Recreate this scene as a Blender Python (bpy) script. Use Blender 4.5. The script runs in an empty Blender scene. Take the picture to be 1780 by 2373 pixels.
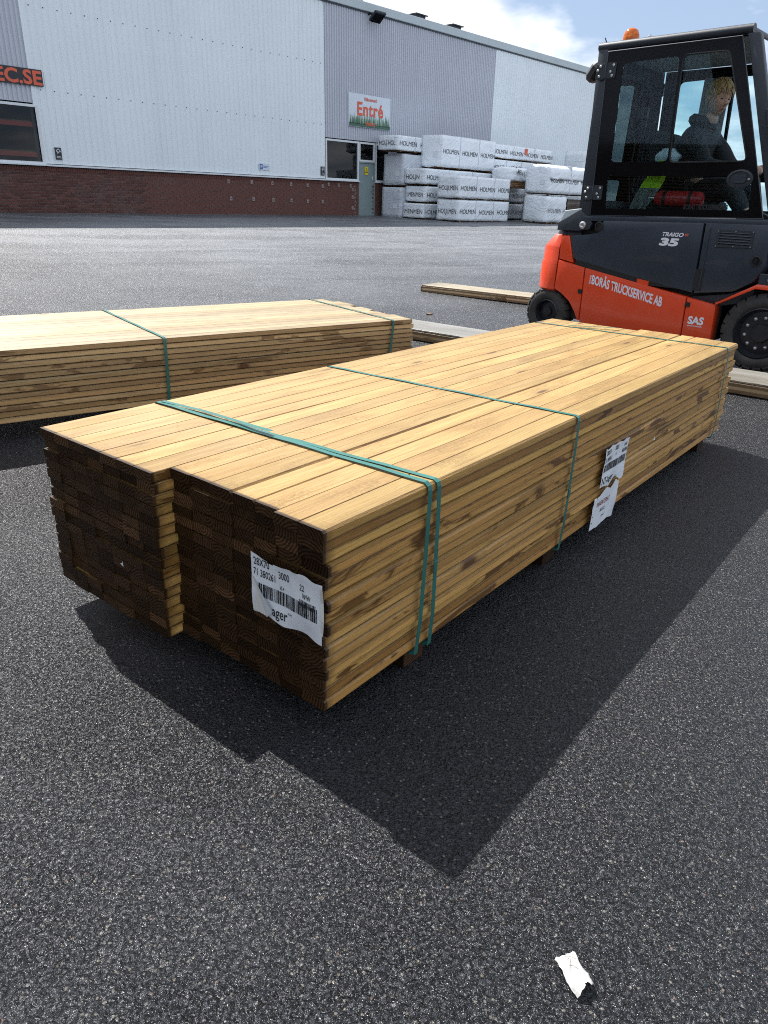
import bpy, bmesh, math, random
from mathutils import Vector, Matrix, noise as mnoise
R = math.radians
random.seed(7)
S = bpy.context.scene
COL = S.collection

# ------------------------------------------------------------------ camera, sky, sun, exposure
CAM_H, PITCH, ROLL = 1.1259, 0.4121, -0.0432
cd = bpy.data.cameras.new('camera'); cam = bpy.data.objects.new('camera', cd); COL.objects.link(cam)
cd.sensor_fit = 'VERTICAL'; cd.sensor_height = 36; cd.lens = 36*1677.89/2373
cd.clip_start = .05; cd.clip_end = 3000
_F = Vector((0, math.cos(PITCH), -math.sin(PITCH))); _D = Vector((0, -math.sin(PITCH), -math.cos(PITCH))); _X = Vector((1, 0, 0))
_r = _X*math.cos(ROLL) + _D*math.sin(ROLL); _d = -_X*math.sin(ROLL) + _D*math.cos(ROLL)
cam.matrix_world = Matrix(((_r.x, -_d.x, -_F.x, 0), (_r.y, -_d.y, -_F.y, 0), (_r.z, -_d.z, -_F.z, CAM_H), (0, 0, 0, 1)))
S.camera = cam

SUN_AZ, SUN_EL = -0.8938, 0.8729          # direction the light travels (xy angle), elevation
S.view_settings.view_transform = 'Standard'; S.view_settings.look = 'None'
S.view_settings.gamma = 1; S.view_settings.use_curve_mapping = False
S.view_settings.exposure = 0.88
sd = bpy.data.lights.new('sun', 'SUN'); sun = bpy.data.objects.new('sun', sd); COL.objects.link(sun)
sd.energy = 5.0; sd.angle = R(.55); sd.color = (1, .97, .93)
ld = Vector((math.cos(SUN_AZ)*math.cos(SUN_EL), math.sin(SUN_AZ)*math.cos(SUN_EL), -math.sin(SUN_EL)))
sun.rotation_euler = ld.to_track_quat('-Z', 'Y').to_euler(); sun.location = (-10, 12, 20)

W = bpy.data.worlds.new('World'); S.world = W; W.use_nodes = True
wn = W.node_tree.nodes; wl = W.node_tree.links; wn.clear()
def wnode(t, **k):
    n = wn.new(t)
    for a, b in k.items(): setattr(n, a, b)
    return n
sky = wnode('ShaderNodeTexSky', sky_type='NISHITA', sun_disc=False)
sky.sun_elevation = SUN_EL
sky.sun_rotation = math.atan2(-ld.x, -ld.y)     # 0 = +Y, clockwise
sky.altitude = 60; sky.air_density = 1.0; sky.dust_density = .8; sky.ozone_density = 1.2
tc = wnode('ShaderNodeTexCoord'); sep = wnode('ShaderNodeSeparateXYZ'); wl.new(tc.outputs['Generated'], sep.inputs[0])
zc = wnode('ShaderNodeMath', operation='MAXIMUM'); wl.new(sep.outputs[2], zc.inputs[0]); zc.inputs[1].default_value = 0
za = wnode('ShaderNodeMath', operation='ADD'); wl.new(zc.outputs[0], za.inputs[0]); za.inputs[1].default_value = .22
dx = wnode('ShaderNodeMath', operation='DIVIDE'); wl.new(sep.outputs[0], dx.inputs[0]); wl.new(za.outputs[0], dx.inputs[1])
dy = wnode('ShaderNodeMath', operation='DIVIDE'); wl.new(sep.outputs[1], dy.inputs[0]); wl.new(za.outputs[0], dy.inputs[1])
cb = wnode('ShaderNodeCombineXYZ'); wl.new(dx.outputs[0], cb.inputs[0]); wl.new(dy.outputs[0], cb.inputs[1]); cb.inputs[2].default_value = 3.7
cn = wnode('ShaderNodeTexNoise'); cn.inputs['Scale'].default_value = 1.55; cn.inputs['Detail'].default_value = 9; cn.inputs['Roughness'].default_value = .56; cn.inputs['Distortion'].default_value = .12
wl.new(cb.outputs[0], cn.inputs['Vector'])
cr = wnode('ShaderNodeValToRGB'); cr.color_ramp.elements[0].position = .425; cr.color_ramp.elements[1].position = .55
wl.new(cn.outputs['Fac'], cr.inputs[0])
# cloud brightness varies inside
cn2 = wnode('ShaderNodeTexNoise'); cn2.inputs['Scale'].default_value = 3.1; cn2.inputs['Detail'].default_value = 6
wl.new(cb.outputs[0], cn2.inputs['Vector'])
cr2 = wnode('ShaderNodeValToRGB'); cr2.color_ramp.elements[0].position = .3; cr2.color_ramp.elements[1].position = .7
cr2.color_ramp.elements[0].color = (5.6, 6.4, 7.8, 1); cr2.color_ramp.elements[1].color = (12.6, 13.0, 13.6, 1)
wl.new(cn2.outputs['Fac'], cr2.inputs[0])
base = wnode('ShaderNodeMix', data_type='RGBA', blend_type='MIX'); base.inputs[0].default_value = .6     # thin veil over all of the sky
wl.new(sky.outputs[0], base.inputs[6]); base.inputs[7].default_value = (4.8, 6.2, 8.6, 1)
mx = wnode('ShaderNodeMix', data_type='RGBA', blend_type='MIX')
wl.new(cr.outputs[0], mx.inputs[0]); wl.new(base.outputs[2], mx.inputs[6]); wl.new(cr2.outputs[0], mx.inputs[7])
bg = wnode('ShaderNodeBackground'); bg.inputs[1].default_value = .061
wl.new(mx.outputs[2], bg.inputs[0]); wo = wnode('ShaderNodeOutputWorld'); wl.new(bg.outputs[0], wo.inputs[0])

S.render.engine = 'CYCLES'
try:
    S.cycles.use_denoising = False; S.cycles.filter_width = 1.05; S.cycles.max_bounces = 6; S.cycles.diffuse_bounces = 3; S.cycles.glossy_bounces = 3; S.cycles.adaptive_threshold = .010; S.cycles.transparent_max_bounces = 16
    S.cycles.sample_clamp_indirect = 2.0
except Exception: pass

# ------------------------------------------------------------------ helpers: objects
def obj(name, me, mat=None, parent=None):
    o = bpy.data.objects.new(name, me); COL.objects.link(o)
    if mat is not None and me is not None and not me.materials: me.materials.append(mat)
    if parent is not None: o.parent = parent
    return o
def tag(o, label, cat=None, group=None, kind=None):
    if label: o['label'] = label
    if cat: o['category'] = cat
    if group: o['group'] = group
    if kind: o['kind'] = kind
    return o
def thing(name, label, cat, loc=(0, 0, 0), rz=0, group=None):
    o = bpy.data.objects.new(name, None); COL.objects.link(o); o.empty_display_size = .1
    o.location = loc; o.rotation_euler = (0, 0, rz)
    return tag(o, label, cat, group)
class MB:
    def __init__(s): s.b = bmesh.new()
    def box(s, c, d, rot=None, bev=0):
        M = Matrix.Translation(Vector(c)) @ (rot.to_4x4() if rot is not None else Matrix.Identity(4))
        r = bmesh.ops.create_cube(s.b, size=1, matrix=M @ Matrix.Diagonal((d[0], d[1], d[2], 1)))
        if bev:
            es = list({e for v in r['verts'] for e in v.link_edges})
            bmesh.ops.bevel(s.b, geom=es, offset=bev, segments=1, affect='EDGES', profile=.5)
        return s
    def prism(s, pts, a, b, axis='y', bev=0, seg=2):
        """polygon pts extruded from a to b along axis; pts are (x,z) for 'y', (y,z) for 'x', (x,y) for 'z'"""
        def P(p, t):
            return {'y': (p[0], t, p[1]), 'x': (t, p[0], p[1]), 'z': (p[0], p[1], t)}[axis]
        va = [s.b.verts.new(P(p, a)) for p in pts]; vb = [s.b.verts.new(P(p, b)) for p in pts]
        n = len(pts); fs = [s.b.faces.new(va), s.b.faces.new(vb[::-1])]
        for i in range(n): fs.append(s.b.faces.new((va[i], vb[i], vb[(i+1) % n], va[(i+1) % n])))
        if bev:
            es = [e for e in fs[0].edges] + [e for e in fs[1].edges]
            bmesh.ops.bevel(s.b, geom=list(set(es)), offset=bev, segments=seg, affect='EDGES', profile=.5)
        return s
    def frame(s, outer, inners, a, b, axis='y'):
        """plate with polygonal holes"""
        def P(p, t):
            return {'y': (p[0], t, p[1]), 'x': (t, p[0], p[1]), 'z': (p[0], p[1], t)}[axis]
        for t in (a, b):
            es = []
            for loop in [outer] + inners:
                vs = [s.b.verts.new(P(p, t)) for p in loop]
                es += [s.b.edges.new((vs[i], vs[(i+1) % len(vs)])) for i in range(len(vs))]
            bmesh.ops.triangle_fill(s.b, edges=es, use_beauty=True, use_dissolve=False)
        for loop in [outer] + inners:
            n = len(loop)
            for i in range(n):
                p, q = loop[i], loop[(i+1) % n]
                s.b.faces.new([s.b.verts.new(P(*z)) for z in ((p, a), (q, a), (q, b), (p, b))])
        bmesh.ops.remove_doubles(s.b, verts=s.b.verts[:], dist=1e-5)
        return s
    def tube(s, pts, rad, n=8, cap=True):
        pts = [Vector(p) for p in pts]; rings = []
        rads = rad if isinstance(rad, (list, tuple)) else [rad]*len(pts)
        up = None
        for i, p in enumerate(pts):
            t = (pts[min(i+1, len(pts)-1)] - pts[max(i-1, 0)]).normalized()
            if up is None: up = t.orthogonal().normalized()
            up = (up - t*up.dot(t)).normalized(); sd_ = t.cross(up)
            rings.append([s.b.verts.new(p + (up*math.cos(2*math.pi*k/n) + sd_*math.sin(2*math.pi*k/n))*rads[i]) for k in range(n)])
        for i in range(len(rings)-1):
            for k in range(n): s.b.faces.new((rings[i][k], rings[i][(k+1) % n], rings[i+1][(k+1) % n], rings[i+1][k]))
        if cap: s.b.faces.new(rings[0][::-1]); s.b.faces.new(rings[-1])
        return s
    def lathe(s, prof, n=32, axis='y', c=(0, 0, 0), close=False, cap0=True):
        """prof: (radius, along) pairs round axis"""
        rings = []
        for r_, h in prof:
            ring = []
            for k in range(n):
                a = 2*math.pi*k/n; u, v = r_*math.cos(a), r_*math.sin(a)
                p = {'y': (u, h, v), 'z': (u, v, h), 'x': (h, u, v)}[axis]
                ring.append(s.b.verts.new((p[0]+c[0], p[1]+c[1], p[2]+c[2])))
            rings.append(ring)
        m = len(rings)
        for i in range(m if close else m-1):
            A, B_ = rings[i], rings[(i+1) % m]
            for k in range(n): s.b.faces.new((A[k], A[(k+1) % n], B_[(k+1) % n], B_[k]))
        if not close:
            for ring, rev in (((rings[0], 1), (rings[-1], 0)) if cap0 else ((rings[-1], 0),)):
                s.b.faces.new(ring[::-1] if rev else ring)
        return s
    def quad(s, *p):
        s.b.faces.new([s.b.verts.new(q) for q in p]); return s
    def strip(s, pts, wvec, th=.0):
        """ribbon along pts, half width vector(s) wvec"""
        pr = None
        for i, p in enumerate(pts):
            w = Vector(wvec[i] if isinstance(wvec, list) else wvec); p = Vector(p)
            c = (s.b.verts.new(p-w), s.b.verts.new(p+w))
            if pr: s.b.faces.new((pr[0], pr[1], c[1], c[0]))
            pr = c
        return s
    def mesh(s, name, smooth=False):
        bmesh.ops.recalc_face_normals(s.b, faces=s.b.faces[:])
        me = bpy.data.meshes.new(name); s.b.to_mesh(me); s.b.free()
        if smooth:
            for p in me.polygons: p.use_smooth = True
            if smooth != True: me.set_sharp_from_angle(angle=R(smooth))
        return me
    def build(s, name, mat, parent=None, smooth=False):
        return obj(name, s.mesh(name, smooth), mat, parent)
def text_mesh(body, size=1, bold=0, sx=1, align='LEFT', shear=0, space=1):
    cu = bpy.data.curves.new('txt', 'FONT'); cu.body = body; cu.size = size; cu.offset = bold; cu.align_x = align
    cu.shear = shear; cu.space_character = space; cu.resolution_u = 3
    o = bpy.data.objects.new('txt', cu); COL.objects.link(o)
    dg = bpy.context.evaluated_depsgraph_get(); me = bpy.data.meshes.new_from_object(o.evaluated_get(dg))
    bpy.data.objects.remove(o); me.transform(Matrix.Diagonal((sx, 1, 1, 1))); me.materials.clear()
    return me
def put_text(name, body, mat, parent, origin, xdir, ydir, size, bold=0, sx=1, align='LEFT', shear=0, space=1):
    me = text_mesh(body, size, bold, sx, align, shear, space)
    x = Vector(xdir).normalized(); y = Vector(ydir).normalized(); z = x.cross(y)
    M = Matrix(((x.x, y.x, z.x, origin[0]), (x.y, y.y, z.y, origin[1]), (x.z, y.z, z.z, origin[2]), (0, 0, 0, 1)))
    me.transform(M); return obj(name, me, mat, parent)
def rrect(x0, z0, x1, z1, r, n=4):
    o = []
    for cx, cz, a0 in ((x1-r, z1-r, 0), (x0+r, z1-r, 90), (x0+r, z0+r, 180), (x1-r, z0+r, 270)):
        for k in range(n+1):
            a = R(a0 + 90*k/n); o.append((cx + r*math.cos(a), cz + r*math.sin(a)))
    return o
def rpoly(pts, r, n=4):
    """round the corners of a polygon"""
    o = []; m = len(pts)
    for i in range(m):
        p = Vector(pts[i]); a = (Vector(pts[i-1])-p); b = (Vector(pts[(i+1) % m])-p)
        rr = min(r, a.length*.45, b.length*.45)
        s_, e_ = p + a.normalized()*rr, p + b.normalized()*rr
        for k in range(n+1):
            t = k/n; o.append(tuple((1-t)**2*s_ + 2*t*(1-t)*p + t*t*e_))
    return o

# ------------------------------------------------------------------ helpers: materials
class G:
    def __init__(s, name):
        s.m = bpy.data.materials.new(name); s.m.use_nodes = True; s.nt = s.m.node_tree; s.nt.nodes.clear()
        s.out = s.n('ShaderNodeOutputMaterial')
    def n(s, t, ins=None, **k):
        x = s.nt.nodes.new(t)
        for a, b in k.items(): setattr(x, a, b)
        for a, b in (ins or {}).items(): s.set(x, a, b)
        return x
    def set(s, x, a, b):
        i = x.inputs[a]
        if hasattr(b, 'node') or hasattr(b, 'is_output'): s.nt.links.new(b, i)
        else: i.default_value = b if not (isinstance(b, tuple) and len(b) == 3 and i.type == 'RGBA') else (*b, 1)
    def math(s, op, a, b=None, c=None, clamp=False):
        x = s.n('ShaderNodeMath', operation=op, use_clamp=clamp)
        for i, v in enumerate((a, b, c)):
            if v is not None: s.set(x, i, v)
        return x.outputs[0]
    def ramp(s, fac, *st, interp='LINEAR'):
        x = s.n('ShaderNodeValToRGB'); s.nt.links.new(fac, x.inputs[0]); e = x.color_ramp.elements; x.color_ramp.interpolation = interp
        while len(e) < len(st): e.new(.5)
        for q, (p, c) in zip(e, st):
            q.position = p; q.color = (c, c, c, 1) if isinstance(c, (int, float)) else (*c, 1)
        return x.outputs[0]
    def mix(s, f, a, b, mode='MIX'):
        x = s.n('ShaderNodeMix', data_type='RGBA', blend_type=mode); s.set(x, 0, f); s.set(x, 6, a); s.set(x, 7, b); return x.outputs[2]
    def noise(s, vec, scale, detail=4, rough=.5, dist=0, out='Fac', dim='3D'):
        x = s.n('ShaderNodeTexNoise', noise_dimensions=dim, ins= {'Scale': scale, 'Detail': detail, 'Roughness': rough, 'Distortion': dist})
        if vec is not None: s.nt.links.new(vec, x.inputs['Vector'])
        return x.outputs[out]
    def voro(s, vec, scale, feature='F1', out='Distance', rnd=1.0):
        x = s.n('ShaderNodeTexVoronoi', {'Scale': scale, 'Randomness': rnd}, feature=feature)
        if vec is not None: s.nt.links.new(vec, x.inputs['Vector'])
        return x.outputs[out]
    def co(s, what='Object'): return s.n('ShaderNodeTexCoord').outputs[what]
    def vmath(s, op, a, b):
        x = s.n('ShaderNodeVectorMath', operation=op); s.set(x, 0, a); s.set(x, 1, b); return x.outputs[0]
    def bump(s, h, strength=.3, dist=.01, prev=None):
        x = s.n('ShaderNodeBump', {'Strength': strength, 'Distance': dist, 'Height': h})
        if prev is not None: s.nt.links.new(prev, x.inputs['Normal'])
        return x.outputs[0]
    def pbsdf(s, **k):
        x = s.n('ShaderNodeBsdfPrincipled')
        for a, b in k.items(): s.set(x, a.replace('_', ' '), b)
        return x
    def done(s, sh): s.nt.links.new(sh.outputs[0], s.out.inputs[0]); return s.m

def plain(name, col, rough=.5, metal=0, spec=.5, coat=0, var=.06, nscale=8, bump=0, bscale=40, dust=0, streak=0):
    """paint or plastic with slight unevenness and dust"""
    g = G(name); c = g.co()
    nz = g.noise(c, nscale, 6, .6)
    colr = g.mix(g.ramp(nz, (.3, 0), (.75, 1)), tuple(x*(1-var) for x in col), tuple(min(1, x*(1+var)) for x in col))
    rr = g.math('ADD', rough-.06, g.math('MULTIPLY', g.noise(c, nscale*2.3, 5, .6), .14))
    if streak:
        sk = g.noise(g.vmath('MULTIPLY', c, (2.4, 2.4, .16)), 1.0, 5, .65)
        colr = g.mix(g.math('MULTIPLY', g.ramp(sk, (.50, 0), (.72, 1)), streak), colr, tuple(x*.62 for x in col))
    if dust:
        gp = g.n('ShaderNodeNewGeometry').outputs['Position']; zz = g.n('ShaderNodeSeparateXYZ', {'Vector': gp}).outputs[2]
        dm = g.math('MULTIPLY', g.ramp(g.math('ADD', zz, g.math('MULTIPLY', g.noise(c, 9, 5, .7), .5)), (.35, 1), (.95, 0)), g.ramp(g.noise(c, 5, 6, .75), (.42, .15), (.7, 1)))
        sc_ = g.math('GREATER_THAN', g.noise(g.vmath('MULTIPLY', c, (3, 3, 160)), 1.0, 3, .6), .70)
        dm = g.math('ADD', g.math('MULTIPLY', dm, dust), g.math('MULTIPLY', sc_, dust*.5), clamp=True)
        colr = g.mix(dm, colr, (.20, .17, .14)); rr = g.math('ADD', rr, g.math('MULTIPLY', dm, .4))
    kw = dict(Base_Color=colr, Roughness=rr, Metallic=metal, Specular_IOR_Level=spec, Coat_Weight=coat)
    if bump: kw['Normal'] = g.bump(g.noise(c, bscale, 4), bump, .004)
    return g.done(g.pbsdf(**kw))

def wood(name, light, dark, endc, stain=.35, knots=1.0, scale_end=1.0, rough=.55, weather=0.0, edge_stain=.9, edge_light=.8):
    """sawn board, long axis = local x; every board different through the object's random number"""
    g = G(name); co = g.co(); oi = g.n('ShaderNodeObjectInfo'); rnd = oi.outputs['Random']
    sepn = g.n('ShaderNodeSeparateXYZ'); g.nt.links.new(g.co('Normal'), sepn.inputs[0])
    off = g.n('ShaderNodeCombineXYZ', {'X': g.math('MULTIPLY', rnd, 61.0), 'Y': g.math('MULTIPLY', rnd, 37.0), 'Z': g.math('MULTIPLY', rnd, 23.0)}).outputs[0]
    p = g.vmath('ADD', co, off)
    # slow wander of the grain, then fine lines stretched along x
    wander = g.noise(g.vmath('MULTIPLY', p, (1.6, 5, 5)), 1.0, 3, .5, 0, 'Color')
    pw = g.vmath('ADD', g.vmath('MULTIPLY', p, (1, 1, 1)), g.vmath('MULTIPLY', g.vmath('SUBTRACT', wander, (.5, .5, .5)), (.0, .05, .05)))
    # knots
    kv = g.n('ShaderNodeTexVoronoi', {'Scale': 1.0, 'Randomness': 1.0}); g.nt.links.new(g.vmath('MULTIPLY', p, (2.3, 11, 2.5)), kv.inputs['Vector'])
    kd = kv.outputs['Distance']; krand = g.n('ShaderNodeSeparateColor', {'Color': kv.outputs['Color']}).outputs[0]
    kpres = g.math('GREATER_THAN', krand, 1 - .68*knots)
    knot = g.math('MULTIPLY', g.ramp(kd, (.055, 1), (.115, 0)), kpres)
    halo = g.math('MULTIPLY', g.ramp(kd, (.06, 1), (.40, 0)), kpres)
    pk = g.vmath('ADD', pw, g.n('ShaderNodeCombineXYZ', {'Y': g.math('MULTIPLY', halo, .018), 'Z': g.math('MULTIPLY', halo, .012)}).outputs[0])
    lines = g.noise(g.vmath('MULTIPLY', pk, (1.6, 190, 190)), 1.0, 2, .55)
    wide = g.noise(g.vmath('MULTIPLY', pk, (.9, 34, 34)), 1.0, 3, .6)
    fine = g.noise(g.vmath('MULTIPLY', p, (60, 420, 420)), 1.0, 2, .6)
    gf = g.math('ADD', g.math('MULTIPLY', lines, .6), g.math('MULTIPLY', wide, .4))
    col = g.mix(g.ramp(gf, (.30, 0), (.64, 1)), dark, light)
    # board to board tone
    tone = g.ramp(g.math('FRACT', g.math('MULTIPLY', rnd, 17.31)), (0, .74), (.5, .94), (1, 1.10))
    col = g.mix(1.0, col, tone, 'MULTIPLY')
    rot_hue = g.ramp(g.math('FRACT', g.math('MULTIPLY', rnd, 41.7)), (0, (1.0, .93, .78)), (.5, (1, 1, .97)), (1, (1.0, 1.04, .92)))
    col = g.mix(1.0, col, rot_hue, 'MULTIPLY')
    # water / resin stains, much more on the narrow edges
    sn = g.noise(g.vmath('MULTIPLY', p, (2.5, 10, 10)), 1.0, 4, .62, .6)
    edge = g.math('ABSOLUTE', sepn.outputs[1])
    sm = g.math('MULTIPLY', g.ramp(sn, (.572, 0), (.605, 1)), g.math('ADD', stain*.12, g.math('MULTIPLY', edge, edge_stain)), clamp=True)
    col = g.mix(sm, col, tuple(x*.36 for x in (dark[0], dark[1]*.86, dark[2]*.72)))
    etone = g.ramp(g.math('FRACT', g.math('MULTIPLY', rnd, 57.9)), (0, (.70, .54, .40)), (.25, (1.25, 1.08, .88)), (.7, (1.50, 1.32, 1.08)), (1, (1.70, 1.52, 1.24)))  # random edge tone, raised to paint in skylight falling on the sides
    col = g.mix(g.math('MULTIPLY', edge, edge_light), col, g.mix(1.0, col, etone, 'MULTIPLY'))
    # rough-sawn golden patches on the wide faces
    rs = g.ramp(g.noise(g.vmath('MULTIPLY', p, (2.2, 7, 7)), 1.0, 3, .6, .5), (.50, 0), (.62, 1))
    rsf = g.noise(g.vmath('MULTIPLY', p, (240, 90, 90)), 1.0, 2, .7)
    rsm = g.math('MULTIPLY', g.math('MULTIPLY', rs, g.math('SUBTRACT', 1.0, edge)), g.ramp(rsf, (.35, 0), (.65, 1)))
    col = g.mix(g.math('MULTIPLY', rsm, .7), col, tuple(x*.62 for x in (dark[0], dark[1]*.98, dark[2]*.8)))
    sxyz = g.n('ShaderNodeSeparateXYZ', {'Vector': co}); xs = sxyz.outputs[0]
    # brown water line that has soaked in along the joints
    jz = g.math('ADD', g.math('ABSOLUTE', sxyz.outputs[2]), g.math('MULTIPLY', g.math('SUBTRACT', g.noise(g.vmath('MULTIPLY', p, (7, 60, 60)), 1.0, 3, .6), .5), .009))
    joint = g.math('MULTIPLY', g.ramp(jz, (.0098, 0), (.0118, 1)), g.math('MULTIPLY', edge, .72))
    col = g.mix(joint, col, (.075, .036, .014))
    nearend = g.ramp(g.math('ADD', xs, g.math('MULTIPLY', g.math('SUBTRACT', sn, .5), .05)), (.008, 1), (.035, 0))
    col = g.mix(g.math('MULTIPLY', nearend, g.math('ADD', .15, g.math('MULTIPLY', edge, .55))), col, (.10, .05, .018))
    rimend = g.ramp(g.math('ADD', xs, g.math('MULTIPLY', g.math('SUBTRACT', fine, .5), .006)), (.007, 1), (.011, 0))
    col = g.mix(g.math('MULTIPLY', rimend, .93), col, (.022, .011, .005))
    col = g.mix(g.math('MULTIPLY', halo, .35), col, tuple(x*.72 for x in dark))
    col = g.mix(g.math('MULTIPLY', knot, .9), col, (.085, .036, .014))
    if weather:
        wz = g.ramp(g.noise(g.vmath('MULTIPLY', p, (1.5, 8, 8)), 1.0, 4), (.35, 0), (.65, 1))
        col = g.mix(g.math('MULTIPLY', wz, weather), col, (.34, .33, .31))
    # end grain: rings about a pith that lies somewhere near the board
    sp = g.n('ShaderNodeSeparateXYZ'); g.nt.links.new(co, sp.inputs[0])
    px = g.math('MULTIPLY', g.math('SUBTRACT', g.math('FRACT', g.math('MULTIPLY', rnd, 7.77)), .5), .12)
    pz = g.math('SUBTRACT', g.math('MULTIPLY', g.math('FRACT', g.math('MULTIPLY', rnd, 13.13)), .11), .06)
    dy_, dz_ = g.math('SUBTRACT', sp.outputs[1], px), g.math('SUBTRACT', sp.outputs[2], pz)
    rad = g.math('SQRT', g.math('ADD', g.math('MULTIPLY', dy_, dy_), g.math('MULTIPLY', dz_, dz_)))
    rad = g.math('ADD', rad, g.math('MULTIPLY', g.noise(p, 40, 3), .006))
    ring = g.math('SINE', g.math('MULTIPLY', rad, 780*scale_end))
    sawn = g.noise(g.vmath("MULTIPLY", p, (1, 70, 190)), 1.0, 3, .7)
    ef = g.math('ADD', g.math('MULTIPLY', g.math('ADD', g.math('MULTIPLY', ring, .5), .5), .5), g.math('MULTIPLY', sawn, .6))
    ecol = g.mix(g.ramp(ef, (.25, 0), (.85, 1)), tuple(x*.35 for x in endc), tuple(x*1.7 for x in endc))
    ecol = g.mix(1.0, ecol, g.ramp(g.math('FRACT', g.math('MULTIPLY', rnd, 29.3)), (0, .55), (.5, 1.0), (.85, 1.4), (1, 2.6)), 'MULTIPLY')
    isend = g.math('GREATER_THAN', g.math('ABSOLUTE', sepn.outputs[0]), .8)
    col = g.mix(isend, col, ecol)
    h = g.math('ADD', g.math('MULTIPLY', lines, .5), g.math('MULTIPLY', fine, .6))
    nb = g.bump(h, .55, .0035)
    wetend = g.ramp(g.math('ADD', xs, g.math('MULTIPLY', g.math('SUBTRACT', sn, .5), .5)), (.04, 1), (.34, 0))
    ro = g.math('SUBTRACT', g.math('SUBTRACT', rough+.12, g.math('MULTIPLY', wetend, .20)), g.math('MULTIPLY', g.noise(g.vmath('MULTIPLY', p, (1.4, 9, 9)), 1.0, 3), .3))
    return g.done(g.pbsdf(Base_Color=col, Roughness=ro, Specular_IOR_Level=g.math('SUBTRACT', .4, g.math('MULTIPLY', isend, .34)), Normal=nb))

def glass(name, tint, refl_rough=.01, ior=1.5):
    g = G(name)
    tr = g.n('ShaderNodeBsdfTransparent', {'Color': tint}); gl = g.n('ShaderNodeBsdfGlossy', {'Color': (.95, .97, 1), 'Roughness': refl_rough})
    fr = g.n('ShaderNodeFresnel', {'IOR': ior})
    mxs = g.n('ShaderNodeMixShader'); g.nt.links.new(fr.outputs[0], mxs.inputs[0]); g.nt.links.new(tr.outputs[0], mxs.inputs[1]); g.nt.links.new(gl.outputs[0], mxs.inputs[2])
    return g.done(mxs)

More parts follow.
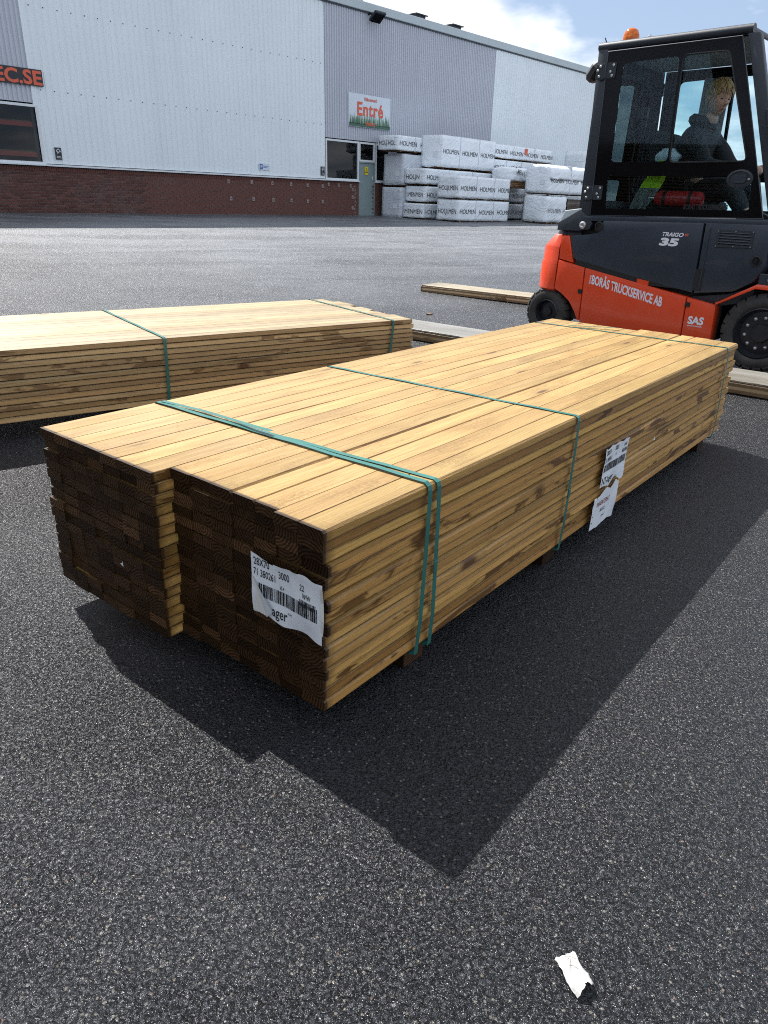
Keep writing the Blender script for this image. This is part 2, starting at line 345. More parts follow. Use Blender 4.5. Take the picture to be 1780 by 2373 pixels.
def asphalt():
    g = G('asphalt'); c = g.co('Object')
    big = g.noise(c, .13, 4, .55, 0, 'Fac', '2D'); streak = g.noise(g.vmath('MULTIPLY', c, (.5, 2.2, 1)), .6, 4, .6, 0, 'Fac', '2D')
    st = g.n('ShaderNodeTexVoronoi', {'Scale': 330.0}, voronoi_dimensions='2D'); g.nt.links.new(g.vmath('ADD', c, g.vmath('MULTIPLY', g.noise(c, 130, 2, .6, 0, 'Color', '2D'), (.012, .012, 0))), st.inputs['Vector'])
    st2 = g.n('ShaderNodeTexVoronoi', {'Scale': 150.0}, voronoi_dimensions='2D'); g.nt.links.new(c, st2.inputs['Vector'])
    rc = g.n('ShaderNodeSeparateColor', {'Color': st.outputs['Color']}); rc2 = g.n('ShaderNodeSeparateColor', {'Color': st2.outputs['Color']})
    lump = g.noise(c, 125, 3, .62, .5, 'Fac', '2D')
    groove = g.ramp(lump, (.36, 0), (.50, 1))
    # near yard is wet; far yard's sun sheen is painted in as paler colour
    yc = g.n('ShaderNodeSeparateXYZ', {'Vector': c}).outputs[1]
    sheen_side = g.ramp(g.math('ADD', g.math('MULTIPLY', yc, .05), g.math('MULTIPLY', g.math('SUBTRACT', big, .5), .5)), (.22, 0), (.75, 1))
    dry_sheen = g.math('ADD', g.math('MULTIPLY', g.math('MULTIPLY', g.ramp(streak, (.50, 0), (.66, 1)), g.ramp(big, (.40, 0), (.56, 1))), .10), g.math('MULTIPLY', sheen_side, .95), clamp=True)
    col = g.mix(g.ramp(rc.outputs[0], (.25, 0), (1.0, 1)), (.0020, .0025, .0036), (.015, .0172, .0226))
    col = g.mix(1.0, col, g.ramp(groove, (0, .2), (1, 1.0)), 'MULTIPLY')
    pale = g.math('MULTIPLY', g.math('GREATER_THAN', rc2.outputs[0], .965), g.ramp(st2.outputs['Distance'], (.25, 1), (.45, 0)))
    col = g.mix(g.math('MULTIPLY', pale, .7), col, g.mix(rc2.outputs[1], (.20, .195, .185), (.16, .135, .10)))
    rust = g.math('MULTIPLY', g.math('GREATER_THAN', rc2.outputs[2], .9965), g.ramp(st2.outputs['Distance'], (.25, 1), (.45, 0)))
    col = g.mix(g.math('MULTIPLY', rust, .8), col, (.15, .095, .075))
    col = g.mix(1.0, col, g.ramp(big, (.3, .8), (.7, 1.15)), 'MULTIPLY')
    spk = g.noise(c, 13, 4, .75, 0, 'Fac', '2D'); mid = g.noise(c, .9, 4, .6, .6, 'Fac', '2D')
    dry_sheen_col = g.mix(g.ramp(g.math('ADD', g.math('MULTIPLY', spk, .5), g.math('MULTIPLY', mid, .5)), (.38, 0), (.62, 1)), (.120, .130, .147), (.245, .257, .276))  # far yard colour, lifted for sun sheen and speckled for its sparkle
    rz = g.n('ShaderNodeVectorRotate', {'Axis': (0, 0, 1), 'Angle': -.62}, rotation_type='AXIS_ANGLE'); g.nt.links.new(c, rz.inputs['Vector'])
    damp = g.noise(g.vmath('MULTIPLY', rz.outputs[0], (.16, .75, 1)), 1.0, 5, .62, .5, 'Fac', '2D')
    dry_sheen = g.math('MULTIPLY', dry_sheen, g.ramp(damp, (.40, .62), (.56, 1)))
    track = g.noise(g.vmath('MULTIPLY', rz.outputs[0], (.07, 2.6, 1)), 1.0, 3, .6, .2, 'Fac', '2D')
    dry_sheen_col = g.mix(g.math('MULTIPLY', g.ramp(track, (.56, 0), (.66, 1)), .25), dry_sheen_col, (.26, .265, .27))
    col = g.mix(g.math('MULTIPLY', dry_sheen, .7), col, dry_sheen_col)
    h = g.math('ADD', g.math('MULTIPLY', groove, 1.0), g.math('ADD', g.math('MULTIPLY', g.math('SUBTRACT', 1.0, st.outputs['Distance']), .35), g.math('MULTIPLY', g.math('SUBTRACT', 1.0, st2.outputs['Distance']), g.math('MULTIPLY', rc2.outputs[1], .7))))
    nb = g.bump(h, .95, .0040)
    tilt = g.vmath('MULTIPLY', g.vmath('SUBTRACT', st.outputs['Color'], (.5, .5, .5)), (.37, .37, .0))
    und = g.vmath('MULTIPLY', g.vmath('SUBTRACT', g.noise(c, 34, 3, .7, 0, 'Color', '2D'), (.5, .5, .5)), (.42, .42, 0))
    nb = g.vmath('NORMALIZE', g.vmath('ADD', g.vmath('ADD', nb, tilt), und), (0, 0, 0))
    rough = g.math('ADD', g.ramp(g.noise(c, 1.7, 5, .65, .5, 'Fac', '2D'), (.36, .255), (.62, .285)), g.math('ADD', g.math('MULTIPLY', rc.outputs[2], .16), g.math('MULTIPLY', dry_sheen, .10)))
    return g.done(g.pbsdf(Base_Color=col, Roughness=rough, Specular_IOR_Level=.54, Normal=nb))

M = {}
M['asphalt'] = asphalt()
M['wood'] = wood('fresh_pine', (.450, .294, .118), (.275, .163, .056), (.034, .0175, .0082), stain=.3, edge_stain=.92, edge_light=1.0)
M['wood2'] = wood('planed_pine', (.40, .315, .195), (.28, .20, .112), (.10, .055, .03), stain=.12, knots=1.2, edge_stain=.75, edge_light=1.0)
M['bearer'] = wood('bearer_wood', (.33, .20, .10), (.20, .11, .055), (.10, .06, .035), stain=.4)
M['plank'] = wood('pale_plank', (.50, .43, .32), (.36, .29, .19), (.14, .10, .06), stain=.2, rough=.42)
M['wetplank'] = wood('wet_plank', (.30, .28, .25), (.20, .18, .155), (.12, .08, .05), stain=.3, rough=.3, weather=.55)
M['darkbearer'] = wood('dark_bearer', (.12, .066, .03), (.07, .038, .018), (.04, .022, .012), stain=.4)
M['palemark'] = plain('pale_mark', (.40, .31, .19), .7)
M['darkwood'] = wood('dark_wood', (.045, .033, .026), (.022, .016, .012), (.02, .014, .01), stain=.3)
M['strap'] = plain('green_strap', (.030, .145, .122), .32, spec=.5, var=.12, nscale=30)
M['paper'] = plain('label_paper', (.74, .77, .80), .42, var=.04, bump=.25, bscale=22)
M['litter'] = plain('dirty_paper', (.44, .44, .42), .7, var=.25, nscale=60, bump=.6, bscale=90)
M['paperback'] = plain('label_backing', (.72, .71, .66), .6, var=.05)
M['ink'] = plain('black_ink', (.012, .012, .014), .5)
M['wrapink'] = plain('faded_wrap_print', (.05, .052, .06), .5, var=.3, nscale=5)
M['redink'] = plain('red_ink', (.30, .03, .035), .5)
M['clad_pale'] = plain('pale_cladding', (.80, .86, .885), .42, var=.04, nscale=.5, streak=.14)
M['clad_grey'] = plain('grey_cladding', (.51, .535, .59), .45, var=.05, nscale=.6, streak=.16)
M['trim'] = plain('roof_trim', (.48, .54, .56), .4, var=.05, nscale=1.2)
M['white'] = plain('white_frame', (.70, .73, .75), .35, var=.05)
M['door'] = plain('grey_green_door', (.24, .31, .31), .45, var=.06, nscale=2)
M['red'] = plain('orange_red_paint', (.70, .058, .011), .32, coat=.3, var=.07, nscale=5, dust=.22)
M['navy'] = plain('blue_black_paint', (.023, .032, .046), .33, spec=.5, coat=.1, var=.12, nscale=6, dust=.10)
M['navyrough'] = plain('blue_black_textured', (.017, .023, .033), .46, var=.15, bump=.2, bscale=260)
M['black'] = plain('black_plastic', (.010, .010, .011), .45, var=.2)
M['gloss'] = plain('black_gloss_border', (.0045, .0045, .0055), .07, spec=.45, var=.1)
M['rubber'] = plain('tyre_rubber', (.030, .030, .030), .75, spec=.3, var=.35, nscale=14, bump=.3, bscale=120, dust=.3)
M['rim'] = plain('rim_black', (.012, .014, .018), .35, var=.3)
M['steel'] = plain('zinc_steel', (.50, .50, .50), .35, metal=.9, var=.15)
M['printwhite'] = plain('white_lettering', (.72, .72, .78), .4, var=.03)
M['amber'] = None
M['cabglass'] = glass('green_tinted_glass', (.84, .95, .96))
M['screen'] = glass('windscreen_glass', (.80, .88, .90))
M['seat'] = plain('seat_fabric', (.014, .015, .018), .8, var=.2, bump=.3, bscale=90)
M['liner'] = plain('cab_lining', (.34, .35, .35), .8, var=.15, bump=.3, bscale=8)
def mat_brick():
    g = G('dark_red_brick'); c = g.co(); rnd = g.n('ShaderNodeObjectInfo').outputs['Random']
    w = g.co('Generated'); gp = g.n('ShaderNodeNewGeometry').outputs['Position']
    cell = g.noise(gp, 7.0, 3, .6); fine = g.noise(gp, 90, 4, .7); dirt = g.noise(gp, .9, 5, .6)
    col = g.mix(g.ramp(g.math('ADD', g.math('MULTIPLY', rnd, .6), g.math('MULTIPLY', cell, .5)), (.25, 0), (.85, 1)), (.085, .036, .029), (.150, .064, .050))
    col = g.mix(g.math('MULTIPLY', g.ramp(fine, (.55, 0), (.8, 1)), .4), col, (.05, .03, .03))
    col = g.mix(g.math('MULTIPLY', g.ramp(dirt, (.56, 0), (.76, 1)), .55), col, (.13, .115, .11))
    return g.done(g.pbsdf(Base_Color=col, Roughness=.8, Specular_IOR_Level=.3, Normal=g.bump(fine, .5, .003)))
M['brick'] = mat_brick()
M['mortar'] = plain('mortar', (.30, .25, .24), .9, var=.2, nscale=6, bump=.4, bscale=80)
def mat_window():
    g = G('dark_window_glass')
    tr = g.n('ShaderNodeBsdfTransparent', {'Color': (.55, .60, .60)}); gl = g.n('ShaderNodeBsdfGlossy', {'Color': (1, 1, 1), 'Roughness': .015})
    fr = g.n('ShaderNodeFresnel', {'IOR': 1.45}); ms = g.n('ShaderNodeMixShader')
    g.nt.links.new(fr.outputs[0], ms.inputs[0]); g.nt.links.new(tr.outputs[0], ms.inputs[1]); g.nt.links.new(gl.outputs[0], ms.inputs[2])
    return g.done(ms)
M['window'] = mat_window()
def mat_wrap(name='white_wrap', col=(.84, .89, .93), rough=.30):
    g = G(name); c = g.co(); rnd = g.n('ShaderNodeObjectInfo').outputs['Random']
    p = g.vmath('ADD', c, g.n('ShaderNodeCombineXYZ', {'X': g.math('MULTIPLY', rnd, 40.0), 'Z': g.math('MULTIPLY', rnd, 30.0)}).outputs[0])
    rot = g.n('ShaderNodeVectorRotate', {'Axis': (0, 1, 0), 'Angle': .55}, rotation_type='AXIS_ANGLE'); g.nt.links.new(p, rot.inputs['Vector']); pr = rot.outputs[0]
    a = g.noise(g.vmath('MULTIPLY', pr, (.8, 1.6, 4.0)), 1.1, 2, .5, .6); b = g.noise(g.vmath('MULTIPLY', p, (2.4, 2.4, 1.0)), 1.4, 2, .5, .8)
    ridg = g.math('SUBTRACT', 1.0, g.ramp(g.math('ABSOLUTE', g.math('SUBTRACT', a, .5)), (0, 0), (.10, 1))); ridg2 = g.math('SUBTRACT', 1.0, g.ramp(g.math('ABSOLUTE', g.math('SUBTRACT', b, .5)), (0, 0), (.07, 1)))
    h = g.math('ADD', g.math('MULTIPLY', ridg, .8), g.math('ADD', g.math('MULTIPLY', ridg2, .35), g.math('MULTIPLY', a, .8)))
    colr = g.mix(g.ramp(g.noise(p, 1.7, 4), (.3, 0), (.7, 1)), tuple(x*.93 for x in col), tuple(x*1.04 for x in col))
    return g.done(g.pbsdf(Base_Color=colr, Roughness=rough, Specular_IOR_Level=.5, Normal=g.bump(h, .5, .026)))
M['wrap'] = mat_wrap(); M['wrapend'] = mat_wrap('grey_white_wrap', (.58, .62, .67), .40)
g = G('amber_lens'); _p = g.pbsdf(Base_Color=(.95, .22, .01, 1), Roughness=.12, Transmission_Weight=.55, IOR=1.45); M['amber'] = g.done(_p)
M['hivis'] = plain('hi_vis_yellow', (.50, .78, .02), .7, var=.1, nscale=20, bump=.4, bscale=14)
M['greycloth'] = plain('grey_cloth', (.22, .23, .23), .85, var=.12, bump=.4, bscale=20)
M['exting'] = plain('extinguisher_red', (.50, .02, .022), .3, var=.05)
M['skin'] = plain('skin', (.62, .37, .27), .5, spec=.4, var=.06, nscale=12)
M['hair'] = plain('blond_hair', (.46, .33, .15), .5, var=.35, nscale=70, bump=.6, bscale=160)
M['jacket'] = plain('dark_jacket', (.013, .016, .020), .75, var=.2, bump=.5, bscale=18)
M['orange'] = plain('sign_orange', (.72, .12, .055), .45, var=.03)
M['signblack'] = plain('sign_black', (.018, .019, .024), .4, var=.1)
M['signwhite'] = plain('sign_white', (.66, .72, .78), .4, var=.03)
M['signblue'] = plain('sign_blue', (.03, .13, .42), .4)
M['signyellow'] = plain('sign_yellow', (.80, .62, .02), .4)
M['tree1'] = plain('print_dark_green', (.045, .12, .075), .45, var=.15, nscale=6)
M['tree2'] = plain('print_mid_green', (.12, .25, .13), .45, var=.15, nscale=6)
M['tree3'] = plain('print_light_green', (.36, .52, .36), .45, var=.1, nscale=6)
M['dark'] = plain('dark_interior', (.015, .015, .016), .9)
M['rack'] = plain('rack_red', (.72, .10, .06), .5)

# ------------------------------------------------------------------ where the building stands
BO = Vector((-1.659, 33.917, .273)); BY = .836; TX, TY = .005, -.024
An = Vector((math.cos(BY), math.sin(BY), 0)); Nn = Vector((math.sin(BY), -math.cos(BY), 0))
def ground_z(x, y):
    d = Vector((x-BO.x, y-BO.y, 0)); n = d.dot(Nn); a = d.dot(An)
    t = max(0, min(1, 1 - n/19.0)); t = t*t*(3-2*t)*.25 + t*.75
    return .273*t + (.005*max(-14, min(14, a)))*t if n > 0 else .273 + .005*max(-14, min(14, a))
mb = bmesh.new(); vs = {}
ns = [-120, -60, -30, -8] + [i*1.0 for i in range(-2, 26)] + [28, 35, 60, 110, 200]; as_ = [-220, -120, -60, -40, -28] + [i*2.0 for i in range(-11, 14)] + [34, 50, 90, 160, 260]
for i, a in enumerate(as_):
    for j, n in enumerate(ns):
        p = Vector((BO.x, BO.y, 0)) + An*a + Nn*n; vs[i, j] = mb.verts.new((p.x, p.y, ground_z(p.x, p.y)))
for i in range(len(as_)-1):
    for j in range(len(ns)-1): mb.faces.new((vs[i, j], vs[i, j+1], vs[i+1, j+1], vs[i+1, j]))
bmesh.ops.recalc_face_normals(mb, faces=mb.faces[:])
me = bpy.data.meshes.new('asphalt_yard'); mb.to_mesh(me); mb.free()
for p in me.polygons: p.use_smooth = True
if me.polygons[0].normal.z < 0: me.flip_normals()
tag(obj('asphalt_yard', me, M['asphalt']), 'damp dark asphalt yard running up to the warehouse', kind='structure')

# ------------------------------------------------------------------ warehouse (local x along wall, y = into the building, z up)
wh = thing('warehouse', 'large warehouse clad in pale and grey corrugated metal above a brick plinth', 'building')
_x = Vector((An.x, An.y, TX)).normalized(); _o = Vector((0, 0, 1)) + Nn*TY - An*TX; _o.normalize(); _yv = _o.cross(_x).normalized()
WM = Matrix(((_x.x, _yv.x, _o.x, BO.x), (_x.y, _yv.y, _o.y, BO.y), (_x.z, _yv.z, _o.z, BO.z), (0, 0, 0, 1)))
wh.matrix_world = WM
PL = 1.30                                # plinth height
HR = 7.62
def clad(x0, x1, z0, z1, pitch, depth, mat, y=0, flip=False):
    m = MB(); pts = []; x = x0
    prof = ((0, 0), (.30, 0), (.42, 1), (.88, 1), (1.0, 0)) if not flip else ((0, 1), (.62, 1), (.72, 0), (.90, 0), (1.0, 1))
    while x < x1-1e-4:
        for t, d in prof[:-1]:
            xx = x + t*pitch
            if xx < x1: pts.append((xx, y - d*depth))
        x += pitch
    pts.append((x1, pts[-1][1]))
    prev = None
    for (a, b) in pts:
        c = (m.b.verts.new((a, b, z0)), m.b.verts.new((a, b, z1)))
        if prev: m.b.faces.new((prev[0], c[0], c[1], prev[1]))
        prev = c
    return m.build('wall_cladding', mat, wh)
J1, J2, J3 = -13.45, -1.96, 9.32
clad(-30, J1, 2.98, HR, .135, .028, M['clad_grey'], y=-.01)
clad(J1, J2, PL+.09, HR, .205, .020, M['clad_pale'], y=-.02, flip=True)
clad(J2, J3, 2.90, HR, .130, .030, M['clad_grey'], y=-.01)
clad(J3, 25, .4, HR, .205, .022, M['clad_pale'], y=-.02, flip=True)
clad(1.9, J3, PL+.09, 2.90, .130, .028, M['clad_grey'], y=-.01)
# rows of fixings on the pale sheets
m = MB()
for z in (3.34, 5.42):
    x = J1 + .12
    while x < J2 - .1: m.box((x+.12, -.045, z), (.026, .012, .026)); x += .41
o = m.build('cladding_screws', M['navy'], wh); o['kind'] = 'stuff'
# shell behind the cladding: back wall, sides, roof, so that it stands as a solid hall
m = MB(); m.box((-2.5, 12.4, 4.0), (55, .2, 7.2)); m.box((-30, 6.3, 3.9), (.2, 12.2, 7.2)); m.box((24.9, 6.3, 3.9), (.2, 12.2, 7.2))
m.build('rear_wall', M['clad_grey'], wh)
MB().box((-2.5, 6.3, HR-.12), (55.2, 12.6, .1)).build('roof', M['trim'], wh)
MB().box((-2.5, 6.3, .02), (54.6, 12, .06)).build('inner_floor', M['dark'], wh)
MB().box((-2.5, -.045, HR+.02), (55.3, .16, .30), bev=.015).build('roof_trim', M['trim'], wh)
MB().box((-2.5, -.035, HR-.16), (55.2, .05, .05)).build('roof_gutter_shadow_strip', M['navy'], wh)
# joint covers between cladding colours
for jx in (J1, J3): MB().box((jx, -.03, (HR+2.9)/2-.1), (.07, .05, HR-3.1)).build('joint_cover', M['clad_pale'], wh)
# plinth: mortar wall + bricks
pl = MB()
for x0, x1 in ((-30, -.12), (.98, 1.9)): pl.box(((x0+x1)/2, .10, PL/2-.2), (x1-x0, .20, PL+.4))
plinth = pl.build('brick_plinth', M['mortar'], wh)
bm_ = MB().box((0, 0, 0), (.247, .06, .062), bev=.004).mesh('brick'); bm_.materials.append(M['brick'])
pos = []
for (x0, x1) in ((-14.9, -.12), (.98, 1.9)):
    for k in range(16):
        z = .02 + k*.0748; xx = x0 - (k % 2)*.13 - .04*(k % 3 == 0)
        while xx < x1 - .06:
            if xx + .124 > x0 - .2: pos.append((xx+.124, z+.031, x1))
            xx += .2595
pos.sort(key=lambda q: q[0])
rest = MB()
for i, (x, z, x1) in enumerate(pos):
    yj = -.012 + random.uniform(-.003, .003)
    if i < 300 and x < x1-.13:
        b = bpy.data.objects.new('brick', bm_); COL.objects.link(b); b.parent = plinth; b.location = (x, yj+.02, z)
    else:
        w = .247
        if x + w/2 > x1: w = max(.05, 2*(x1 - x)) if x < x1 else .05; x = min(x, x1-w/2)
        rest.box((x, yj+.02, z), (w, .06, .062))
x = -14.9
while x < 1.86:                             # standing course on top
    if not (-.16 < x < .96): rest.box((x+.03, 0.0, PL-.052), (.061, .07, .098))
    x += .0735
o = rest.build('further_bricks', M['brick'], plinth); o['kind'] = 'stuff'
MB().box((-.07, .06, PL/2), (.10, .18, PL+.02)).build('door_reveal', M['brick'], wh)
# white flashing between plinth and cladding
m = MB(); m.box(((-30-.03)/2, -.045, PL+.045), (29.97, .13, .05)); m.box((1.45, -.045, PL+.045), (.9, .13, .05)); m.build('plinth_flashing', M['white'], wh)
# anchor plates left on the brickwork
plates = [(-6.96+i*.0, 0) for i in range(0)]
for px_, pz_ in [(-6.75, 1.12), (-5.7, 1.13), (-4.72, 1.13), (-3.79, 1.12), (-2.93, 1.11), (-2.12, 1.10), (-1.78, 1.18), (-1.22, 1.17), (-.52, 1.16), (-.40, 1.02), (-.40, .72), (-.40, .30),
                 (-6.68, .55), (-5.65, .55), (-4.70, .54), (-3.79, .54), (-2.93, .52), (-2.13, .52)]:
    pp = MB().box((px_, -.035, pz_), (.105, .02, .135), bev=.004).build('anchor_plate', M['mortar'], wh)
    MB().lathe([(.016, -.06), (.016, -.044)], 8, 'y', (px_, 0, pz_)).build('bolt', M['black'], pp)
# windows and door
def window(x0, x1, z0, z1, fr=.07, sill=True, mid=None):
    w = MB().frame([(x0, z0), (x1, z0), (x1, z1), (x0, z1)], [[(x0+fr, z0+fr), (x0+fr, z1-fr), (x1-fr, z1-fr), (x1-fr, z0+fr)]], -.05, .04).build('window', M['white'], wh)
    MB().quad((x0+fr, .0, z0+fr), (x1-fr, .0, z0+fr), (x1-fr, .0, z1-fr), (x0+fr, .0, z1-fr)).build('pane', M['window'], w)
    if sill: MB().box(((x0+x1)/2, -.09, z0-.02), (x1-x0, .10, .035)).build('sill', M['white'], w)
    return w
window(-17.2, -13.36, PL+.06, 2.94)
window(-1.93, -.04, PL+.06, 2.86)
window(-.02, .93, 2.12, 2.86, sill=False)
window(.98, 1.9, PL+.06, 2.86)
dr = MB().box((.45, .015, 1.03), (.90, .05, 2.06), bev=.004).build('door', M['door'], wh)
MB().frame([(-.03, -.1), (.95, -.1), (.95, 2.12), (-.03, 2.12)], [[(.005, -.05), (.005, 2.07), (.905, 2.07), (.905, -.05)]], -.045, .06).build('door_frame', M['door'], wh)
MB().box((.82, -.03, 1.50), (.05, .02, .13)).build('lock_plate', M['white'], dr)
m = MB(); m.tube([(.80, -.02, 1.0), (.80, -.07, 1.0), (.70, -.07, 1.0)], .012); m.box((.80, -.015, 1.0), (.05, .012, .16)); m.build('handle', M['steel'], dr)
# room behind the windows
for c_, d_ in (((-15.4, 3.4, 1.6), (4.4, .1, 3.2)), ((-13.1, 1.8, 1.6), (.1, 3.2, 3.2)), ((0, 2.6, 1.6), (4.6, .1, 3.2)), ((-2.2, 1.4, 1.6), (.1, 2.4, 3.2)), ((0, 1.3, 3.1), (4.6, 2.6, .1)), ((-15.4, 1.8, 3.2), (4.6, 3.2, .1))):
    MB().box(c_, d_).build('inner_wall', M['dark'], wh)
rk = thing('pallet_rack', 'red pallet rack behind the large left window', 'rack'); rk.matrix_world = WM @ Matrix.Translation((-14.6, .10, 0))
for z in (1.62, 2.42): MB().box((-.6, 0, z), (3.6, .05, .13), bev=.006).build('beam', M['rack'], rk)
for x in (-2.3, 1.1): MB().box((x, 0, 1.6), (.09, .08, 3.2)).build('upright', M['navy'], rk)
for z in (1.70, 2.50): MB().box((-.6, .35, z), (3.5, .7, .03)).build('shelf', M['plank'], rk)

def wall_thing(name, label, cat, x, z, y=-.05, group=None):
    t = thing(name, label, cat, group=group); t.matrix_world = WM @ Matrix.Translation((x, y, z)); return t
# black name board, runs out of the frame on the left
sg = wall_thing('name_board', 'long black name board with orange capital letters above the left window', 'sign', -13.12, 3.42)
MB().box((-1.75, -.02, .21), (3.5, .05, .42), bev=.004).build('board', M['signblack'], sg)
put_text('lettering', 'SPIREC.SE', M['orange'], sg, (-.03, -.049, .035), (1, 0, 0), (0, 0, 1), .49, .015, 1.13, 'RIGHT', 0, 1.02)
# entrance sign
en = wall_thing('entrance_sign', 'white entrance sign with red letters over a printed green forest', 'sign', -.68, 3.40)
MB().box((1.24, -.02, .60), (2.48, .04, 1.20), bev=.004).build('panel', M['signwhite'], en)
for nm, mt, hmax, base_, n_, y_ in (('forest_print', M['tree3'], .50, .02, 26, -.0425), ('forest_print', M['tree2'], .43, .01, 30, -.0445), ('forest_print', M['tree1'], .36, .0, 34, -.0465)):
    m = MB(); m.quad((.012, y_, .012), (2.468, y_, .012), (2.468, y_, .14), (.012, y_, .14))
    for k in range(n_):
        cx = .06 + 2.36*(k+random.uniform(-.3, .3))/(n_-1); cx = min(2.41, max(.07, cx)); hh = hmax*random.uniform(.62, 1.1); ww = random.uniform(.05, .09)
        zt = .10 + hh; steps = 5
        for s_ in range(steps):
            z1 = .10 + hh*(s_)/steps; z2 = min(zt, z1 + hh*1.7/steps); w_ = ww*(1-s_/steps)
            m.b.faces.new([m.b.verts.new(q) for q in ((max(.012, cx-w_/2), y_-.0002*s_, z1), (min(2.468, cx+w_/2), y_-.0002*s_, z1), (cx, y_-.0002*s_, z2))])
    m.build(nm, mt, en)
put_text('welcome_lettering', 'Välkommen!', M['orange'], en, (1.26, -.049, .98), (1, 0, 0), (0, 0, 1), .17, .004, .9, 'CENTER')
put_text('entrance_lettering', 'Entré', M['orange'], en, (1.24, -.051, .44), (1, 0, 0), (0, 0, 1), .68, .017, .98, 'CENTER', 0, 1.08)
put_text('web_lettering', 'SPIREC.SE', M['orange'], en, (1.26, -.051, .09), (1, 0, 0), (0, 0, 1), .15, .006, .9, 'CENTER')
# small signs
pk = wall_thing('parking_sign', 'small white and blue parking sign low on the pale wall', 'sign', -5.35, 1.57)
MB().prism(rrect(0, 0, .50, .22, .03), -.02, 0).build('panel', M['signwhite'], pk)
MB().prism(rrect(.03, .02, .17, .20, .01), -.024, -.02).build('blue_field', M['signblue'], pk)
put_text('letter', 'P', M['signwhite'], pk, (.065, -.0275, .055), (1, 0, 0), (0, 0, 1), .15, .006)
put_text('small_print', 'Kundparkering\nvälkommen', M['signblue'], pk, (.19, -.0235, .12), (1, 0, 0), (0, 0, 1), .042, .001)
for lx, lz, lab in ((-13.05, 1.52, 'small black camera notice beside the left window frame'), (-2.22, 1.50, 'small black camera notice beside the entrance window')):
    cs = wall_thing('camera_notice', lab, 'sign', lx, lz, group='black camera notices on the wall')
    MB().box((.10, -.01, .16), (.20, .02, .33), bev=.003).build('panel', M['signblack'], cs)
    m = MB()
    for a, b in (((.04, .24), (.11, .29)), ((.11, .29), (.17, .22)), ((.17, .22), (.08, .19)), ((.04, .24), (.08, .17)), ((.08, .22), (.08, .15))):
        d = Vector((b[0]-a[0], 0, b[1]-a[1])); nn = Vector((-d.z, 0, d.x)).normalized()*.009
        pa, pb = Vector((a[0], -.0235, a[1])), Vector((b[0], -.0235, b[1])); m.quad(pa-nn, pb-nn, pb+nn, pa+nn)
    m.build('camera_symbol', M['signwhite'], cs)
    put_text('small_print', 'Kamera-\nbevakning', M['signwhite'], cs, (.10, -.0235, .075), (1, 0, 0), (0, 0, 1), .036, .001, 1, 'CENTER')
ws = wall_thing('warning_sign', 'yellow warning sign on the grey entrance door', 'sign', .33, 1.62, y=-.02)
MB().box((.105, -.01, .155), (.21, .012, .31), bev=.002).build('panel', M['signyellow'], ws)
m = MB(); m.frame([(.04, .14), (.17, .14), (.105, .27)], [[(.065, .155), (.105, .235), (.145, .155)]], -.021, -.018); m.build('triangle', M['ink'], ws)
put_text('small_print', 'VARNING', M['ink'], ws, (.105, -.0215, .07), (1, 0, 0), (0, 0, 1), .045, .002, 1, 'CENTER')
# flood light under the roof edge
fl = wall_thing('flood_light', 'black flood light tilted down under the roof edge', 'lamp', .62, 7.30, y=-.10)
rt = Matrix.Rotation(R(-38), 3, 'X')
MB().box((0, -.30, .02), (.62, .46, .10), rt, bev=.02).build('housing', M['navyrough'], fl)
MB().box((0, -.31, -.045), (.54, .38, .02), rt).build('lens', M['gloss'], fl)
m = MB(); m.box((-.16, -.07, .12), (.05, .28, .05)); m.box((.16, -.07, .12), (.05, .28, .05)); m.build('bracket', M['black'], fl)
# roof hatches showing above the edge
for x, sc, lab in ((.15, 1.0, 'dark roof hatch above the flood light'), (4.10, .85, 'dark roof hatch in the middle of the grey roof edge'), (6.65, .85, 'dark roof hatch nearest the far pale cladding')):
    t = wall_thing('roof_hatch', lab, 'roof hatch', x, HR+.12, y=.35, group='dark hatches along the roof edge')
    MB().box((0, .5, .16*sc), (.75*sc, 1.0, .34*sc)).build('curb', M['navyrough'], t)
    MB().box((0, .5, .35*sc), (.92*sc, 1.2, .04)).build('lid', M['black'], t)

# ------------------------------------------------------------------ timber bundles
def board_mesh(L, w, h, bow=0, wane=0, seed=0, bev=.0013, segs=10):
    """sawn board, x from 0 to L, centred on y and z"""
    b = bmesh.new(); rings = []; rr = random.Random(seed)
    for i in range(segs+1):
        t = i/segs; x = L*t; dy = bow*math.sin(math.pi*t); ring = []
        wn_ = wane*max(0, mnoise.noise(Vector((x*1.4, seed*3.1, 0)))*1.8+.25) if wane else 0
        hy, hz = w/2, h/2
        for (sy, sz) in ((-1, -1), (1, -1), (1, 1), (-1, 1)):
            by = bev + (wn_ if (sz > 0 and sy < 0) else 0); bz = bev + (wn_*.9 if (sz > 0 and sy < 0) else 0)
            p1 = (sy*hy, sz*(hz-bz)); p2 = (sy*(hy-by), sz*hz)
            for p in ((p1, p2) if sy*sz > 0 else (p2, p1)): ring.append(b.verts.new((x, p[0]+dy, p[1])))
        rings.append(ring)
    for i in range(segs):
        for k in range(8): b.faces.new((rings[i][k], rings[i][(k+1) % 8], rings[i+1][(k+1) % 8], rings[i+1][k]))
    b.faces.new(rings[0]); b.faces.new(rings[-1])
    bmesh.ops.recalc_face_normals(b, faces=b.faces[:])
    me = bpy.data.meshes.new('board'); b.to_mesh(me); b.free(); return me
